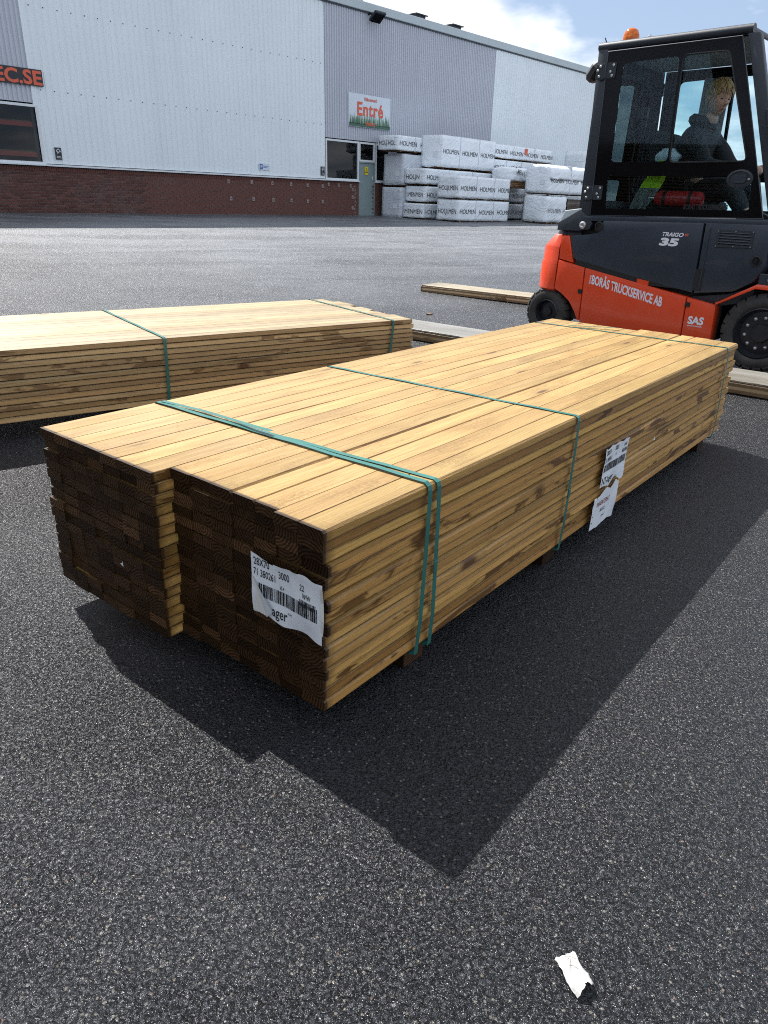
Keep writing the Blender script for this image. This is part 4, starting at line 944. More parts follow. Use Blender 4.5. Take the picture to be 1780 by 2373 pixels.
# wheels
def wheel(cx, y_out, wdt, rad, rim_r, lugs, bolts, name='wheel'):
    s_ = -1 if y_out < 0 else 1; yi = y_out - s_*wdt
    w = bpy.data.objects.new(name, None); COL.objects.link(w); w.parent = fk; w.location = (cx, 0, rad+.002); w.empty_display_size = .1
    sh = rad*.14; r0 = rad*.94
    prof = [(rim_r, y_out - s_*.02), (rim_r+.012, y_out-s_*.004), (rim_r+(r0-rim_r)*.35, y_out+s_*.004), (rim_r+(r0-rim_r)*.7, y_out), (r0-.01, y_out-s_*.012), (r0, y_out-s_*.03), (r0, yi+s_*.03), (r0-.02, yi+s_*.008), (rim_r, yi+s_*.01)]
    m = MB().lathe(prof, 56, 'y', close=True)
    for k in range(lugs):                      # tread blocks running round the shoulder
        a = 2*math.pi*k/lugs; half = math.pi/lugs*.80
        for (ya, yb, sk) in ((y_out-s_*.006, y_out-s_*wdt*.46, .0), (y_out-s_*wdt*.54, yi+s_*.006, .5)):
            aa = a + sk*2*math.pi/lugs; pts = []
            for (r_, y_) in ((r0*.93, ya), (r0-.004, ya), (rad, ya-s_*.022), (rad, yb), (r0-.01, yb)):
                pts.append((r_, y_))
            A = [m.b.verts.new((r_*math.cos(aa-half), y_, r_*math.sin(aa-half))) for r_, y_ in pts]; B2 = [m.b.verts.new((r_*math.cos(aa+half), y_, r_*math.sin(aa+half))) for r_, y_ in pts]
            m.b.faces.new(A); m.b.faces.new(B2[::-1])
            for i in range(5): m.b.faces.new((A[i], A[(i+1) % 5], B2[(i+1) % 5], B2[i]))
    m.build('tyre', M['rubber'], w, smooth=38)
    m = MB().lathe([(rim_r+.006, y_out-s_*.012), (rim_r-.004, y_out-s_*.006), (rim_r-.014, y_out-s_*.03), (rim_r*.86, y_out-s_*.055), (rim_r*.74, y_out-s_*.05), (rim_r*.40, y_out-s_*.05), (rim_r*.36, y_out-s_*.03), (rim_r*.16, y_out-s_*.026), (.001, y_out-s_*.03)], 40, 'y', cap0=False)
    rm = m.build('rim', M['rim'], w, smooth=35)
    for k in range(bolts):
        a = 2*math.pi*k/bolts + .2; r_ = rim_r*.62
        MB().lathe([(.0125, y_out-s_*.052), (.0125, y_out-s_*.040), (.008, y_out-s_*.040), (.008, y_out-s_*.030), (.004, y_out-s_*.028)], 8, 'y', (r_*math.cos(a), 0, r_*math.sin(a))).build('wheel_nut', M['steel'], rm)
    return w
wheel(0, -.60, .25, .287, .182, 22, 10); wheel(0, .60, .25, .287, .182, 22, 10)
wheel(-1.84, -.555, .165, .213, .105, 20, 0); wheel(-1.84, .555, .165, .213, .105, 20, 0)
MB().tube([(-1.86, -.5, .215), (-1.86, .5, .215)], .05).build('rear_axle', M['black'], fk)
MB().tube([(0, -.5, .289), (0, .5, .289)], .06).build('front_axle', M['black'], fk)

# cab: pillars, roof, doors
CT = .53
def pillar(name, p0, p1, wx, wy):
    def f(s_):
        m = MB(); a0, z0, y0 = p0; a1, z1, y1 = p1
        bot = [(a0-wx/2, s_*y0), (a0+wx/2, s_*y0), (a0+wx/2, s_*(y0-wy)), (a0-wx/2, s_*(y0-wy))]
        top = [(a1-wx/2, s_*y1), (a1+wx/2, s_*y1), (a1+wx/2, s_*(y1-wy)), (a1-wx/2, s_*(y1-wy))]
        A = [m.b.verts.new((x, y, z0)) for x, y in bot]; B2 = [m.b.verts.new((x, y, z1)) for x, y in top]
        for i in range(4): m.b.faces.new((A[i], A[(i+1) % 4], B2[(i+1) % 4], B2[i]))
        m.b.faces.new(A[::-1]); m.b.faces.new(B2)
        bmesh.ops.bevel(m.b, geom=m.b.edges[:], offset=.010, segments=2, affect='EDGES', profile=.5)
        m.build(name, M['navyrough'], fk, smooth=40)
    both(f)
pillar('rear_pillar', (-1.577, 1.00, .557), (-1.622, 2.235, .548), .085, .06)
pillar('front_pillar', (-.075, 1.03, .555), (-.505, 2.250, .548), .085, .07)
both(lambda s_: MB().tube([(-1.668, s_*.518, 2.250), (-.515, s_*.518, 2.276)], .033, 12).build('roof_rail', M['navyrough'], fk, smooth=60))
m = MB(); m.tube([(-1.64, -.51, 2.245), (-1.64, .51, 2.245)], .03, 10); m.tube([(-.545, -.51, 2.270), (-.545, .51, 2.270)], .03, 10); m.build('roof_cross_rail', M['navyrough'], fk, smooth=60)
MB().prism([(-1.65, 2.235), (-.54, 2.262), (-.54, 2.285), (-1.65, 2.258)], -.50, .50, 'y').build('roof_panel', M['navy'], fk)
MB().prism([(-1.60, 2.205), (-.56, 2.23), (-.56, 2.24), (-1.60, 2.215)], -.49, .49, 'y').build('headliner', M['liner'], fk)
MB().prism([(-1.23, 2.287), (-.60, 2.302), (-.60, 2.315), (-1.21, 2.299)], -.42, .42, 'y', .004).build('roof_hatch_frame', M['navyrough'], fk)
for x in (-1.30, -.60): MB().lathe([(.016, 2.27), (.014, 2.305), (.009, 2.318)], 10, 'z', (x, -.46, 0)).build('roof_bolt', M['steel'], fk)
W1 = rpoly([(-1.430, 2.128), (-1.414, 1.441), (-.950, 1.449), (-.995, 2.146)], .04)
W2 = rpoly([(-.966, 2.150), (-.932, 1.440), (-.365, 1.452), (-.640, 2.152)], .04)
W3 = rpoly([(-1.423, 1.343), (-1.406, 1.098), (-.275, 1.128), (-.300, 1.345), (-.30, 1.352)], .03)
DO = [(-1.572, 2.212), (-1.530, 1.040), (-.168, 1.078), (-.572, 2.232)]
for s_ in (-1, 1):
    d = MB().frame(DO, [W1, W2, W3], s_*.560, s_*.550).build('door', M['gloss'], fk)
    if s_ < 0: d['label'] = 'closed glass cab door with black borders and two hinges'
    for nm, pts in (('rear_window_pane', W1), ('lower_window_pane', W3)): MB().prism(pts, s_*.553, s_*.557, 'y').build(nm, M['cabglass'], d)
    # sliding pane pushed back, the front of the opening stands open
    sp_ = [(-.966, 2.150), (-.932, 1.440), (-.520, 1.448), (-.790, 2.151)]
    MB().prism(sp_, s_*.546, s_*.549, 'y').build('sliding_pane', M['cabglass'], d)
    m = MB(); n_ = len(W2)
    m.tube([(x, s_*.561, z) for x, z in W2] + [(W2[0][0], s_*.561, W2[0][1])], .006, 6, cap=False); m.build('window_seal', M['black'], d)
    m = MB(); m.tube([(x, s_*.561, z) for x, z in DO] + [(DO[0][0], s_*.561, DO[0][1])], .005, 6, cap=False); m.build('door_edge', M['navy'], d)
    h_ = MB().lathe([(.094, 0), (.092, .010), (.075, .014), (.070, .006), (.001, .006)], 28, 'y').build('door_handle', M['navyrough'], d)
    h_.location = (-.385, s_*.562, 1.335); h_.rotation_euler = (0, 0, 0) if s_ > 0 else (0, 0, R(180)); h_.scale = (1, 1, .68)
    m = MB(); m.prism(rrect(-.045, -.040, .042, .040, .02), .008, .018, 'y', .003); m.build('grip', M['navy'], h_)
    MB().lathe([(.010, .012), (.010, .018), (.005, .018)], 12, 'y', (-.066 if s_ < 0 else .066, 0, 0)).build('lock', M['steel'], h_)
    for (x, z) in ((-1.567, 2.083), (-1.533, 1.213)):
        hg = MB(); hg.prism(rrect(x-.083, z-.058, x-.008, z+.050, .012), s_*.558, s_*.567, 'y', .002); hg.prism(rrect(x+.004, z-.054, x+.085, z+.056, .014), s_*.560, s_*.569, 'y', .002); hg.tube([(x, s_*.567, z-.05), (x, s_*.567, z+.062)], .008)
        hg = hg.build('hinge', M['navyrough'], d)
        for bx_, bz_ in ((-.046, .032), (-.066, .004), (-.050, -.036), (.062, .036), (.040, -.008), (.056, -.034)): MB().lathe([(.011, s_*.568), (.0105, s_*.573), (.006, s_*.577)], 10, 'y', (x+bx_, 0, z+bz_)).build('hinge_bolt', M['steel'], hg)
# blurred mark on the inside of the lower pane
put_text('lettering', 'BORÅS TRUCKSERVICE AB', M['ink'], fk, (-.76, -.5575, 1.118), (1, 0, .025), (0, 0, 1), .05, .001, .56)
# sill under the door, rear wall, windscreen
side_panel('door_sill', [(-1.60, .995), (-.10, 1.036), (-.13, 1.074), (-1.60, 1.034)], M['navy'], y0=.45, y1=.562, bev=.004)
MB().frame([(-.53, 1.0), (.53, 1.0), (.53, 2.22), (-.53, 2.22)], [rrect(-.48, 1.16, .48, 2.10, .05)[::-1]], -1.655, -1.63, 'x').build('rear_wall', M['navyrough'], fk)
MB().prism(rrect(-.485, 1.155, .485, 2.105, .05), -1.645, -1.640, 'x').build('rear_window', M['cabglass'], fk)
m = MB(); m.quad((-.50, -.47, 2.24), (-.50, .47, 2.24), (-.055, .47, 1.05), (-.055, -.47, 1.05)); m.build('windscreen', M['screen'], fk)
m = MB(); m.box((-.05, 0, 1.02), (.16, 1.0, .12)); m.box((.02, 0, .98), (.3, .9, .1)); m.build('front_cowl', M['navy'], fk)
MB().prism([(-1.62, 1.0), (-.1, 1.02), (-.1, 1.04), (-1.62, 1.02)], -.5, .5, 'y').build('cab_floor', M['black'], fk)
# padded lining behind the seat on the far side, cable bundle, mast lamp
m = MB()
for k in range(8): m.box((-1.19+.028*k, .505, 1.72), (.026, .012+.006*(k % 3), .84))
m.build('side_curtain', M['liner'], fk)
m = MB(); m.tube([(-1.33, -.36, 1.98), (-1.36, -.37, 1.86), (-1.38, -.37, 1.72), (-1.33, -.36, 1.58), (-1.34, -.35, 1.35), (-1.30, -.34, 1.12)], .006, 6); m.tube([(-1.30, -.36, 2.0), (-1.24, -.36, 1.90), (-1.30, -.36, 1.78), (-1.28, -.36, 1.50), (-1.30, -.36, 1.25)], .006, 6)
m.build('cable', M['black'], fk)
MB().box((-1.30, -.36, 1.80), (.085, .05, .10), bev=.01).build('control_box', M['black'], fk)
MB().box((-1.285, -.33, 1.52), (.022, .03, .60), bev=.006).build('control_stand', M['black'], fk)
# steering column and seat
st_ = MB(); st_.tube([(-.36, 0, 1.05), (-.46, 0, 1.36)], .035, 10); st_.build('steering_column', M['black'], fk)
m = MB(); pts = []
ax = Vector((-.30, 0, .95)).normalized(); e1 = Vector((0, 1, 0)); e2 = ax.cross(e1)
for k in range(25): a = 2*math.pi*k/24; pts.append(Vector((-.47, 0, 1.385)) + (e1*math.cos(a)+e2*math.sin(a))*.165)
m.tube(pts, .013, 8, cap=False)
for k in range(3): a = 2*math.pi*k/3+.5; m.tube([Vector((-.47, 0, 1.385)), Vector((-.47, 0, 1.385)) + (e1*math.cos(a)+e2*math.sin(a))*.16], .010, 6)
m.build('steering_wheel', M['black'], fk, smooth=60)
MB().prism(rpoly([(-1.22, 1.06), (-.72, 1.06), (-.70, 1.16), (-.74, 1.19), (-1.2, 1.17)], .03), -.26, .24, 'y', .02).build('seat_cushion', M['seat'], fk, smooth=40)
MB().prism(rpoly([(-1.20, 1.15), (-1.08, 1.17), (-1.17, 1.66), (-1.22, 1.70), (-1.30, 1.66)], .04), -.25, .23, 'y', .03).build('seat_back', M['seat'], fk, smooth=40)
MB().prism(rpoly([(-.98, 1.33), (-.60, 1.36), (-.58, 1.39), (-.62, 1.41), (-.98, 1.385)], .02), -.37, -.29, 'y', .015).build('armrest', M['black'], fk, smooth=40)
# beacon, antenna, work light, mirror bracket, mast, forks
bc = MB().lathe([(.070, 2.262), (.070, 2.285), (.058, 2.290)], 24, 'z', (-1.500, -.36, 0)).build('beacon_base', M['black'], fk, smooth=40)
MB().lathe([(.060, 2.288), (.063, 2.30), (.061, 2.345), (.050, 2.374), (.027, 2.391), (.001, 2.396)], 28, 'z', (-1.500, -.36, 0)).build('beacon', M['amber'], fk, smooth=60)
MB().lathe([(.026, 2.29), (.03, 2.33), (.012, 2.35)], 12, 'z', (-1.500, -.36, 0)).build('beacon_bulb', M['steel'], bc)
MB().tube([(-1.655, -.42, 2.27), (-1.69, -.42, 2.335)], [.006, .004], 6).build('antenna', M['black'], fk)
m = MB(); m.box((-1.71, -.47, 2.09), (.10, .12, .14), Matrix.Rotation(R(35), 3, 'Y'), bev=.03); m.tube([(-1.67, -.47, 2.03), (-1.62, -.47, 2.05)], .012); m.build('work_light', M['black'], fk)
m = MB(); m.box((-.21, -.60, 1.70), (.13, .05, .20), Matrix.Rotation(R(-20), 3, 'Y'), bev=.012); m.box((-.08, -.64, 1.74), (.16, .03, .26), bev=.012); m.build('mirror_bracket', M['navyrough'], fk)
for z in (1.67, 1.73): MB().lathe([(.008, -.628), (.008, -.624)], 8, 'y', (-.21, 0, z)).build('bracket_bolt', M['steel'], fk)
for s_ in (-1, 1):
    m = MB(); m.box((.42, s_*.30, 1.25), (.14, .07, 2.3), bev=.006); m.build('mast_rail', M['black'], fk)
    m = MB(); m.prism([(.58, .06), (1.68, .045), (1.68, .055), (.64, .11), (.64, .62), (.58, .62)], s_*.30-.06, s_*.30+.06, 'y'); m.build('fork', M['black'], fk)
MB().box((.53, 0, .45), (.06, .95, .42), bev=.008).build('fork_carriage', M['black'], fk)
m = MB(); m.box((-.02, -.585, .66), (.14, .03, .10), bev=.006); m.build('front_bracket', M['navyrough'], fk)
MB().lathe([(.026, -.60), (.026, -.608), (.016, -.612)], 16, 'y', (.0, 0, .675)).build('bracket_bolt', M['steel'], fk)

# ------------------------------------------------------------------ things in the cab
FM = Matrix.Translation(FKO) @ Matrix.Rotation(FKA, 4, 'Z')
def cab_thing(name, label, cat, loc=(0, 0, 0)):
    t = thing(name, label, cat); t.matrix_world = FM @ Matrix.Translation(loc); return t
ex = cab_thing('fire_extinguisher', 'red fire extinguisher lying behind the lower cab window', 'extinguisher', (-.84, -.46, 1.19))
MB().lathe([(.02, -.20), (.045, -.185), (.056, -.15), (.056, .15), (.045, .175), (.001, .18)], 24, 'x').build('cylinder', M['exting'], ex, smooth=40)
for x in (-.11, .09): MB().lathe([(.0575, x-.012), (.059, x-.012), (.059, x+.012), (.0575, x+.012)], 24, 'x').build('clamp_band', M['black'], ex)
m = MB(); m.tube([(-.20, 0, 0), (-.25, 0, 0)], .014, 10); m.tube([(-.24, 0, .01), (-.27, -.01, .04), (-.22, -.02, .06)], .007, 6); m.tube([(-.24, 0, -.01), (-.28, -.01, -.03), (-.25, -.02, -.06)], .008, 6); m.build('valve', M['steel'], ex)
def cloth(name, label, pts_fn, mats, loc, nx=14, ny=18):
    t = cab_thing(name, label, 'clothing' if 'jacket' in name else 'bag', loc)
    for part, mat, v0, v1 in mats:
        b = bmesh.new(); V = {}
        for i in range(nx+1):
            for j in range(ny+1):
                u = i/nx; v = v0 + (v1-v0)*j/ny; V[i, j] = b.verts.new(pts_fn(u, v))
        for i in range(nx):
            for j in range(ny): b.faces.new((V[i, j], V[i+1, j], V[i+1, j+1], V[i, j+1]))
        me = bpy.data.meshes.new(part); b.to_mesh(me); b.free()
        for p in me.polygons: p.use_smooth = True
        obj(part, me, mat, t)
    return t
def jk(u, v):
    w_ = .050 + .035*math.sin(v*2.6); x = (u-.5)*2*w_*(1 - .25*math.sin(u*9)*v) - .15*v + .08; f = .020*math.sin(u*19+v*5) + .012*math.sin(u*31+2)
    return (x, -.02+f, .22 - .36*v)
cloth('hi_vis_jacket', 'yellow and grey high-visibility jacket hanging behind the seat', jk, (('yellow_body', M['hivis'], 0, .55), ('grey_hem', M['greycloth'], .55, 1)), (-1.10, -.44, 1.24))
def bagf(u, v):
    a = 2*math.pi*u; r_ = .5+.5*math.sin(math.pi*min(1, v*1.05)); r_ = max(.04, r_)*(1+.18*mnoise.noise(Vector((math.cos(a)*2, math.sin(a)*2, v*4))))
    return (.10*r_*math.cos(a), .07*r_*math.sin(a), .13*v)
cloth('white_bag', 'pale crumpled bag lying behind the driver seat', bagf, (('bag_body', M['signwhite'], 0, 1),), (-1.04, -.36, 1.42), 20, 12)

# ------------------------------------------------------------------ driver
def skin_mesh(verts, edges, rads, root=0, sub=2):
    me = bpy.data.meshes.new('sk'); me.from_pydata(verts, edges, []); o = bpy.data.objects.new('sk', me); COL.objects.link(o)
    o.modifiers.new('s', 'SKIN'); sm = o.modifiers.new('u', 'SUBSURF'); sm.levels = sub; sm.render_levels = sub
    for i, r_ in enumerate(rads):
        d = me.skin_vertices[0].data[i]; d.radius = r_ if isinstance(r_, tuple) else (r_, r_); d.use_root = (i == root)
    dg = bpy.context.evaluated_depsgraph_get(); dg.update(); m2 = bpy.data.meshes.new_from_object(o.evaluated_get(dg)); bpy.data.objects.remove(o)
    return m2
def chain_skin(chains, sub=2):
    """chains: list of lists of ((x,y,z), radius); chains share points by equal coordinates"""
    V, E, Rr, idx = [], [], [], {}
    for ch in chains:
        pr = None
        for p, r_ in ch:
            k = tuple(round(c, 4) for c in p)
            if k not in idx: idx[k] = len(V); V.append(p); Rr.append(r_)
            i = idx[k]
            if pr is not None and pr != i: E.append((pr, i))
            pr = i
    return skin_mesh(V, E, Rr, 0, sub)
pe = cab_thing('person', 'blond driver in a dark jacket sitting in the forklift cab, looking down ahead', 'person')
hip, sp1, ch, nb, nk, hd = (-1.0, -.06, 1.25), (-.99, -.06, 1.40), (-.94, -.07, 1.58), (-.89, -.09, 1.70), (-.86, -.10, 1.76), (-.835, -.115, 1.82)
shR, elR, wrR, hdR = (-.90, -.27, 1.64), (-.74, -.33, 1.43), (-.50, -.22, 1.41), (-.44, -.19, 1.42)
shL, elL, wrL, hdL = (-.90, .12, 1.64), (-.72, .19, 1.44), (-.50, .12, 1.43), (-.44, .11, 1.44)
kR, aR, kL, aL = (-.56, -.20, 1.28), (-.40, -.19, 1.08), (-.56, .10, 1.28), (-.40, .10, 1.08)
def fingers(c, sgn):
    out = []
    for k in range(4):
        y = c[1] + sgn*(.028 - .019*k)
        ln = (.9, 1.0, .95, .78)[k]
        out.append([(c, .022), ((c[0]+.03, y, c[2]+.012), .011), ((c[0]+.03+.034*ln, y, c[2]+.004), .0092), ((c[0]+.03+.044*ln, y, c[2]-.022), .0085), ((c[0]+.03+.028*ln, y, c[2]-.038), .0078)])
    out.append([(c, .022), ((c[0]+.012, c[1]-sgn*.034, c[2]-.004), .0115), ((c[0]+.038, c[1]-sgn*.040, c[2]-.018), .010), ((c[0]+.052, c[1]-sgn*.030, c[2]-.028), .0085)])
    return out
chains = [[(hip, .13), (sp1, .12), (ch, .13), (nb, .075), (nk, .055), (hd, .058)], [(ch, .13), (shR, .055), (elR, .042), (wrR, .028), (hdR, .022)], [(ch, .13), (shL, .055), (elL, .042), (wrL, .028), (hdL, .022)],
          [(hip, .13), (kR, .065), (aR, .042)], [(hip, .13), (kL, .065), (aL, .042)]] + fingers(hdR, 1) + fingers(hdL, -1)
body = chain_skin(chains, 2)
# head: shaped sphere in its own frame (x forward, z up), then turned and set on the neck
hb = bmesh.new(); bmesh.ops.create_uvsphere(hb, u_segments=40, v_segments=32, radius=1)
def gs(x, s_): return math.exp(-(x/s_)**2)
for v in hb.verts:
    x, y, z = v.co; X, Y, Z = x*.098, y*.076, z*.122
    if z < 0:                                  # jaw and chin
        t = -z; Y *= 1 - .34*t**1.6; X = X*(1-.20*t) + (.012*t if x > 0 else .026*t); 
        if x > .2: X += .010*gs(y, .35)*gs(z+.86, .20)
    if z > .1 and x > 0: X *= 1 - .06*z
    if x > 0:
        X += .031*gs(y, .14)*gs(z+.20, .13)*x + .015*gs(y, .11)*gs(z+.02, .16)*x      # nose, bridge
        X -= .0175*(gs(y-.36, .18)+gs(y+.36, .17))*gs(z-.04, .10)*x                      # eye sockets
        X += .0065*gs(y, .55)*gs(z-.20, .09)*x                                          # brow
        X += .0062*gs(y, .22)*(gs(z+.47, .045)+gs(z+.58, .05))*x - .004*gs(y, .24)*gs(z+.525, .022)*x   # lips
        X += .003*(gs(y-.5, .25)+gs(y+.5, .25))*gs(z+.2, .22)*x                          # cheeks
    if x < 0: X *= 1.10
    v.co = (X, Y, Z)
HM = Matrix.Translation((-.815, -.125, 1.915)) @ Matrix.Rotation(R(-34), 4, 'Z') @ Matrix.Rotation(R(14), 4, 'Y')
hm = bpy.data.meshes.new('head'); 
for s_ in (-1, 1):                            # ears
    r_ = bmesh.ops.create_uvsphere(hb, u_segments=12, v_segments=10, radius=1, matrix=Matrix.Translation((-.012, s_*.077, -.006)) @ Matrix.Rotation(R(12)*s_, 4, 'Z') @ Matrix.Diagonal((.020, .009, .032, 1)))
hb.transform(HM); bb = bmesh.new(); bb.from_mesh(body); hb.to_mesh(hm); hb.free(); bb.from_mesh(hm); bmesh.ops.recalc_face_normals(bb, faces=bb.faces[:])
body = bpy.data.meshes.new('body'); bb.to_mesh(body); bb.free()
for p in body.polygons: p.use_smooth = True
bo = obj('body', body, M['skin'], pe)
g = G('eye_dark'); M['eye'] = g.done(g.pbsdf(Base_Color=(.03, .02, .015, 1), Roughness=.2)); M['lip'] = plain('lips', (.30, .09, .075), .45); M['brow'] = plain('brow_hair', (.16, .10, .045), .6)
for s_ in (-1, 1):
    m = MB(); bmesh.ops.create_uvsphere(m.b, u_segments=12, v_segments=8, radius=1, matrix=HM @ Matrix.Translation((.0755, s_*.029, .003)) @ Matrix.Diagonal((.0095, .0150, .0058, 1))); m.build('eye', M['eye'], bo, True)
    m = MB(); m.tube([HM @ Vector((.086-.012*abs(t)**2*.8-.006, s_*(.029+.016*t), .020+.003*(1-abs(t)))) for t in (-1, -.5, 0, .5, 1)], [.0015, .0050, .0056, .0046, .0015], 6); m.build('eyebrow', M['brow'], bo, True)
m = MB(); m.tube([HM @ Vector((.0945-.35*abs(y)**1.5, y, -.0640)) for y in (-.021, -.012, 0, .012, .021)], [.001, .0030, .0036, .0030, .001], 6); m.build('lips', M['lip'], bo, True)
# hair: cap plus locks combed forward
rr = random.Random(4); m = MB()
bmesh.ops.create_uvsphere(m.b, u_segments=28, v_segments=20, radius=1)
for v in list(m.b.verts):
    x, y, z = v.co; keep = z > .30 + .42*max(0, x) - .75*max(0, -x) or (x < .05 and z > -.62 - .2*x and abs(y) < 1.1 and x < -.12 - .1*z)
    if not keep: m.b.verts.remove(v)
    else: n_ = 1 + .05*mnoise.noise(v.co*6); v.co = (x*.112*n_ - .004, y*.084*n_, z*.133*n_)
for k in range(520):
    th = rr.uniform(-math.pi, math.pi); ph = rr.uniform(.25, 1.5); 
    s0 = Vector((math.cos(th)*math.cos(ph), math.sin(th)*math.cos(ph), math.sin(ph)))
    if s0.x > .55 and s0.z < .42: continue
    p = Vector((s0.x*.112-.004, s0.y*.084, s0.z*.133)); d = Vector((.55+.2*rr.random(), s0.y*.7+rr.uniform(-.2, .2), -.55 if s0.x > 0 else -.75)); 
    if s0.x < -.1: d.x = -.25
    if abs(s0.y) > .6: d = Vector((.15, s0.y*.25, -1))
    d = (d - s0*d.dot(s0)*.75).normalized(); ln = rr.uniform(.03, .06); pts = [p*1.005]
    for q in range(1, 4): pp = pts[-1] + d*ln/3; d = (d + Vector((0, 0, -.35)) + Vector((rr.uniform(-.2, .2), rr.uniform(-.2, .2), 0))).normalized(); nn = Vector((pp.x/.118, pp.y/.088, pp.z/.138)); pp = pp/nn.length if nn.length < .98 else pp; pts.append(pp)
    m.tube(pts, [.0035, .004, .003, .0006], 4, cap=False)
m.b.transform(HM); m.build('hair', M['hair'], bo, True)
# jacket and trousers
jc = [[((-1.0, -.06, 1.20), .150), ((-.99, -.06, 1.40), (.150)), ((-.94, -.07, 1.57), .150), ((-.895, -.085, 1.695), .108), ((-.880, -.095, 1.755), .080), ((-.872, -.10, 1.775), .074)], [((-.94, -.07, 1.57), .150), ((-.90, -.27, 1.655), .084), ((-.74, -.33, 1.43), .060), ((-.52, -.23, 1.41), .043)],
      [((-.94, -.07, 1.57), .150), ((-.90, .12, 1.655), .084), ((-.72, .19, 1.44), .060), ((-.52, .13, 1.43), .043)]]
jm = chain_skin(jc, 2)
for v in jm.vertices: v.co += v.normal*(.006*mnoise.noise(v.co*14))
for p in jm.polygons: p.use_smooth = True
jo = obj('jacket', jm, M['jacket'], bo)
m = MB(); pts = [Vector((-.905+.082*math.cos(a), -.09+.098*math.sin(a), 1.752-.020*math.cos(a))) for a in [R(x) for x in range(40, 330, 20)]]; m.tube(pts, [.012]+[.036+.012*math.sin(i*1.3) for i in range(len(pts)-2)]+[.012], 8); m.build('hood', M['jacket'], jo, True)
put_text('chest_mark', 'spi', M['orange'], jo, (-.80, -.226, 1.52), (1, .15, .2), (-.2, 0, 1), .035, .001)
tm = chain_skin([[((-1.0, -.06, 1.24), .135), ((-.56, -.20, 1.285), .085), ((-.42, -.19, 1.10), .06)], [((-1.0, -.06, 1.24), .135), ((-.56, .10, 1.285), .085), ((-.42, .10, 1.10), .06)]], 2)
for p in tm.polygons: p.use_smooth = True
obj('trousers', tm, M['jacket'], bo)
for s_, a in ((-1, aR), (1, aL)):
    MB().prism(rpoly([(a[0]-.06, 1.04), (a[0]+.20, 1.04), (a[0]+.20, 1.08), (a[0]+.08, 1.13), (a[0]-.06, 1.13)], .02), a[1]-.045, a[1]+.045, 'y', .012).build('shoe', M['black'], bo, smooth=40)

# ------------------------------------------------------------------ litter on the asphalt
lp = thing('crumpled_paper', 'crumpled white paper scrap lying on the asphalt at the lower right', 'litter', (.335, .765, .002), R(112))
b = bmesh.new(); V = {}; nx, ny = 16, 10
for i in range(nx+1):
    for j in range(ny+1):
        u, v = i/nx, j/ny-.5; w_ = .039*(1+.06*math.sin(u*7)); z = .0035 + .016*(1-(2*v)**2)*(.35+.65*(1-u)) + .010*abs(mnoise.noise(Vector((u*5, v*6, 2)))) + (.005*u*abs(v)*2)
        V[i, j] = b.verts.new((.064*(u-.5) + .004*mnoise.noise(Vector((v*6, u*2, 5))) - .008*v*(1-u), 2*v*w_*.52 + .002*math.sin(u*3), z))
for i in range(nx):
    for j in range(ny):
        if (i == 0 and j in (4, 5)): continue
        b.faces.new((V[i, j], V[i+1, j], V[i+1, j+1], V[i, j+1]))
me = bpy.data.meshes.new('sheet'); b.to_mesh(me); b.free(); [setattr(p, 'use_smooth', True) for p in me.polygons]
o = obj('sheet', me, M['litter'], lp); lp.scale = (.92, .92, .92)
m = MB()
for a_, b_ in (((.012, .006), (-.002, -.006)), ((.022, -.004), (.002, .010)), ((.028, .006), (.016, -.012))): 
    m.tube([(a_[0], a_[1], .0145), ((a_[0]+b_[0])/2+.002, (a_[1]+b_[1])/2, .0165), (b_[0], b_[1], .0155)], .0005, 4)
m.build('crease_marks', M['mortar'], lp)
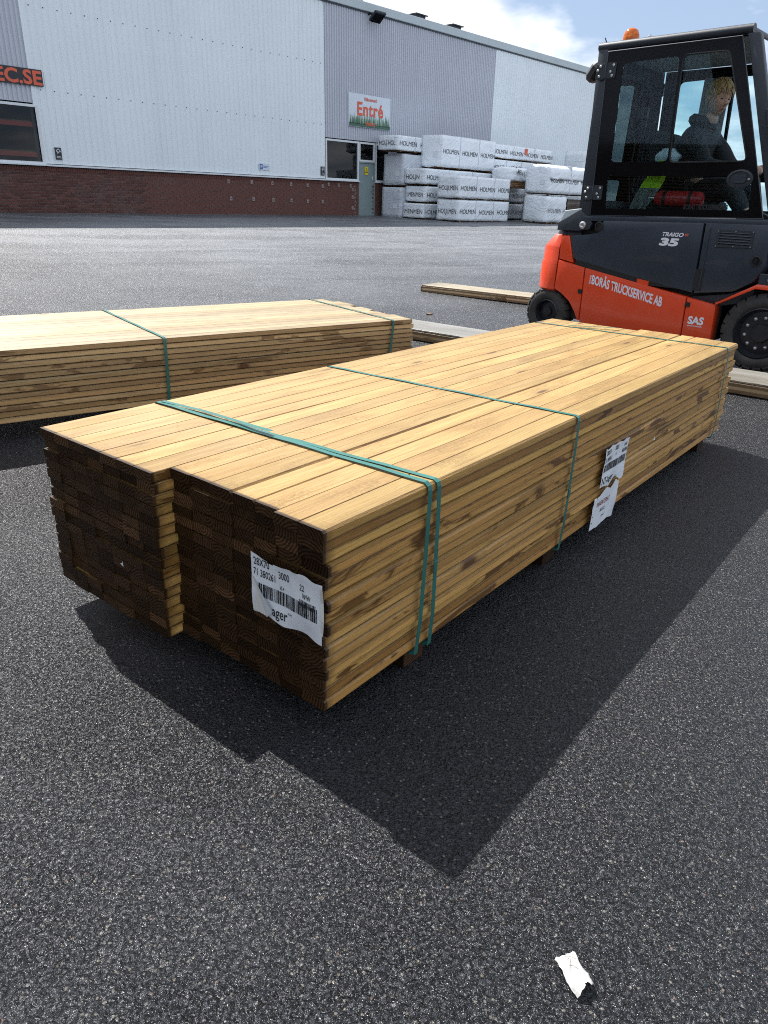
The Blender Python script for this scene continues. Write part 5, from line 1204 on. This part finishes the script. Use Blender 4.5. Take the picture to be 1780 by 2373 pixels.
for (x, y, L_, rz, lab) in ((1.47, 7.41, .10, 10, 'small brown wood chip on the asphalt behind the forklift tail'), (1.18, 7.20, .34, -30, 'thin brown splinter on the asphalt between the beams'), (.36, 7.75, .08, 50, 'dark twig on the asphalt right of the rear bundle')):
    t = thing('wood_splinter', lab, 'litter', (x, y, .002), R(rz), 'wood splinters on the yard')
    o = obj('splinter', board_mesh(L_, .03 if L_ < .2 else .014, .01, .004, .002, 3, .001, 4), M['bearer'], t); o.location = (0, 0, .006)

# ------------------------------------------------------------------ the yard left of the camera (seen only as reflections in the cab glass)
SA = R(-60.6)                                # direction along the shed front
sx_, sy_ = Vector((math.cos(SA), math.sin(SA), 0)), Vector((math.sin(SA), -math.cos(SA), 0))   # sy_ points away from the forklift
sc0 = Vector((2.3, 5.6, 0)) + sy_*13.5
shed = thing('storage_shed', 'corrugated storage shed left of the camera, mirrored in the cab glass', 'building', tuple(sc0), SA)
m = MB(); prev = None; x = -11.0; k = 0
while x < 11:
    for t, d_ in ((0, 0), (.06, 0), (.09, .035), (.17, .035)):
        c_ = (m.b.verts.new((x+t, .6+d_, 0)), m.b.verts.new((x+t, .6+d_, 4.6)))
        if prev: m.b.faces.new((prev[0], c_[0], c_[1], prev[1]))
        prev = c_
    x += .2
m.build('wall_cladding', M['clad_grey'], shed)
MB().box((0, -3.2, 4.68), (22.4, 8.2, .14)).build('roof', M['trim'], shed); MB().box((0, -7.2, 2.3), (22, .1, 4.6)).build('rear_wall', M['clad_grey'], shed)
for k in range(4):
    t = thing('lumber_stack', ('leftmost', 'second', 'third', 'rightmost')[k] + ' of four lumber stacks before the storage shed, mirrored in the cab glass', 'timber stack', tuple(sc0 + sx_*(-8.6+k*4.5)), SA, 'lumber stacks in front of the storage shed')
    m = MB(); rr = random.Random(50+k)
    for l in range(34):
        m.box((2.05+rr.uniform(-.04, .04), 1.35, .10+l*.068), (4.1, .9+rr.uniform(-.03, .03), .05))
    o = m.build('boards', M['darkwood'] if k % 2 else M['bearer'], t); o['kind'] = 'stuff'
    for x in (.3, 2.0, 3.8): MB().box((x, 1.35, .04), (.1, .9, .08)).build('bearer', M['bearer'], t)
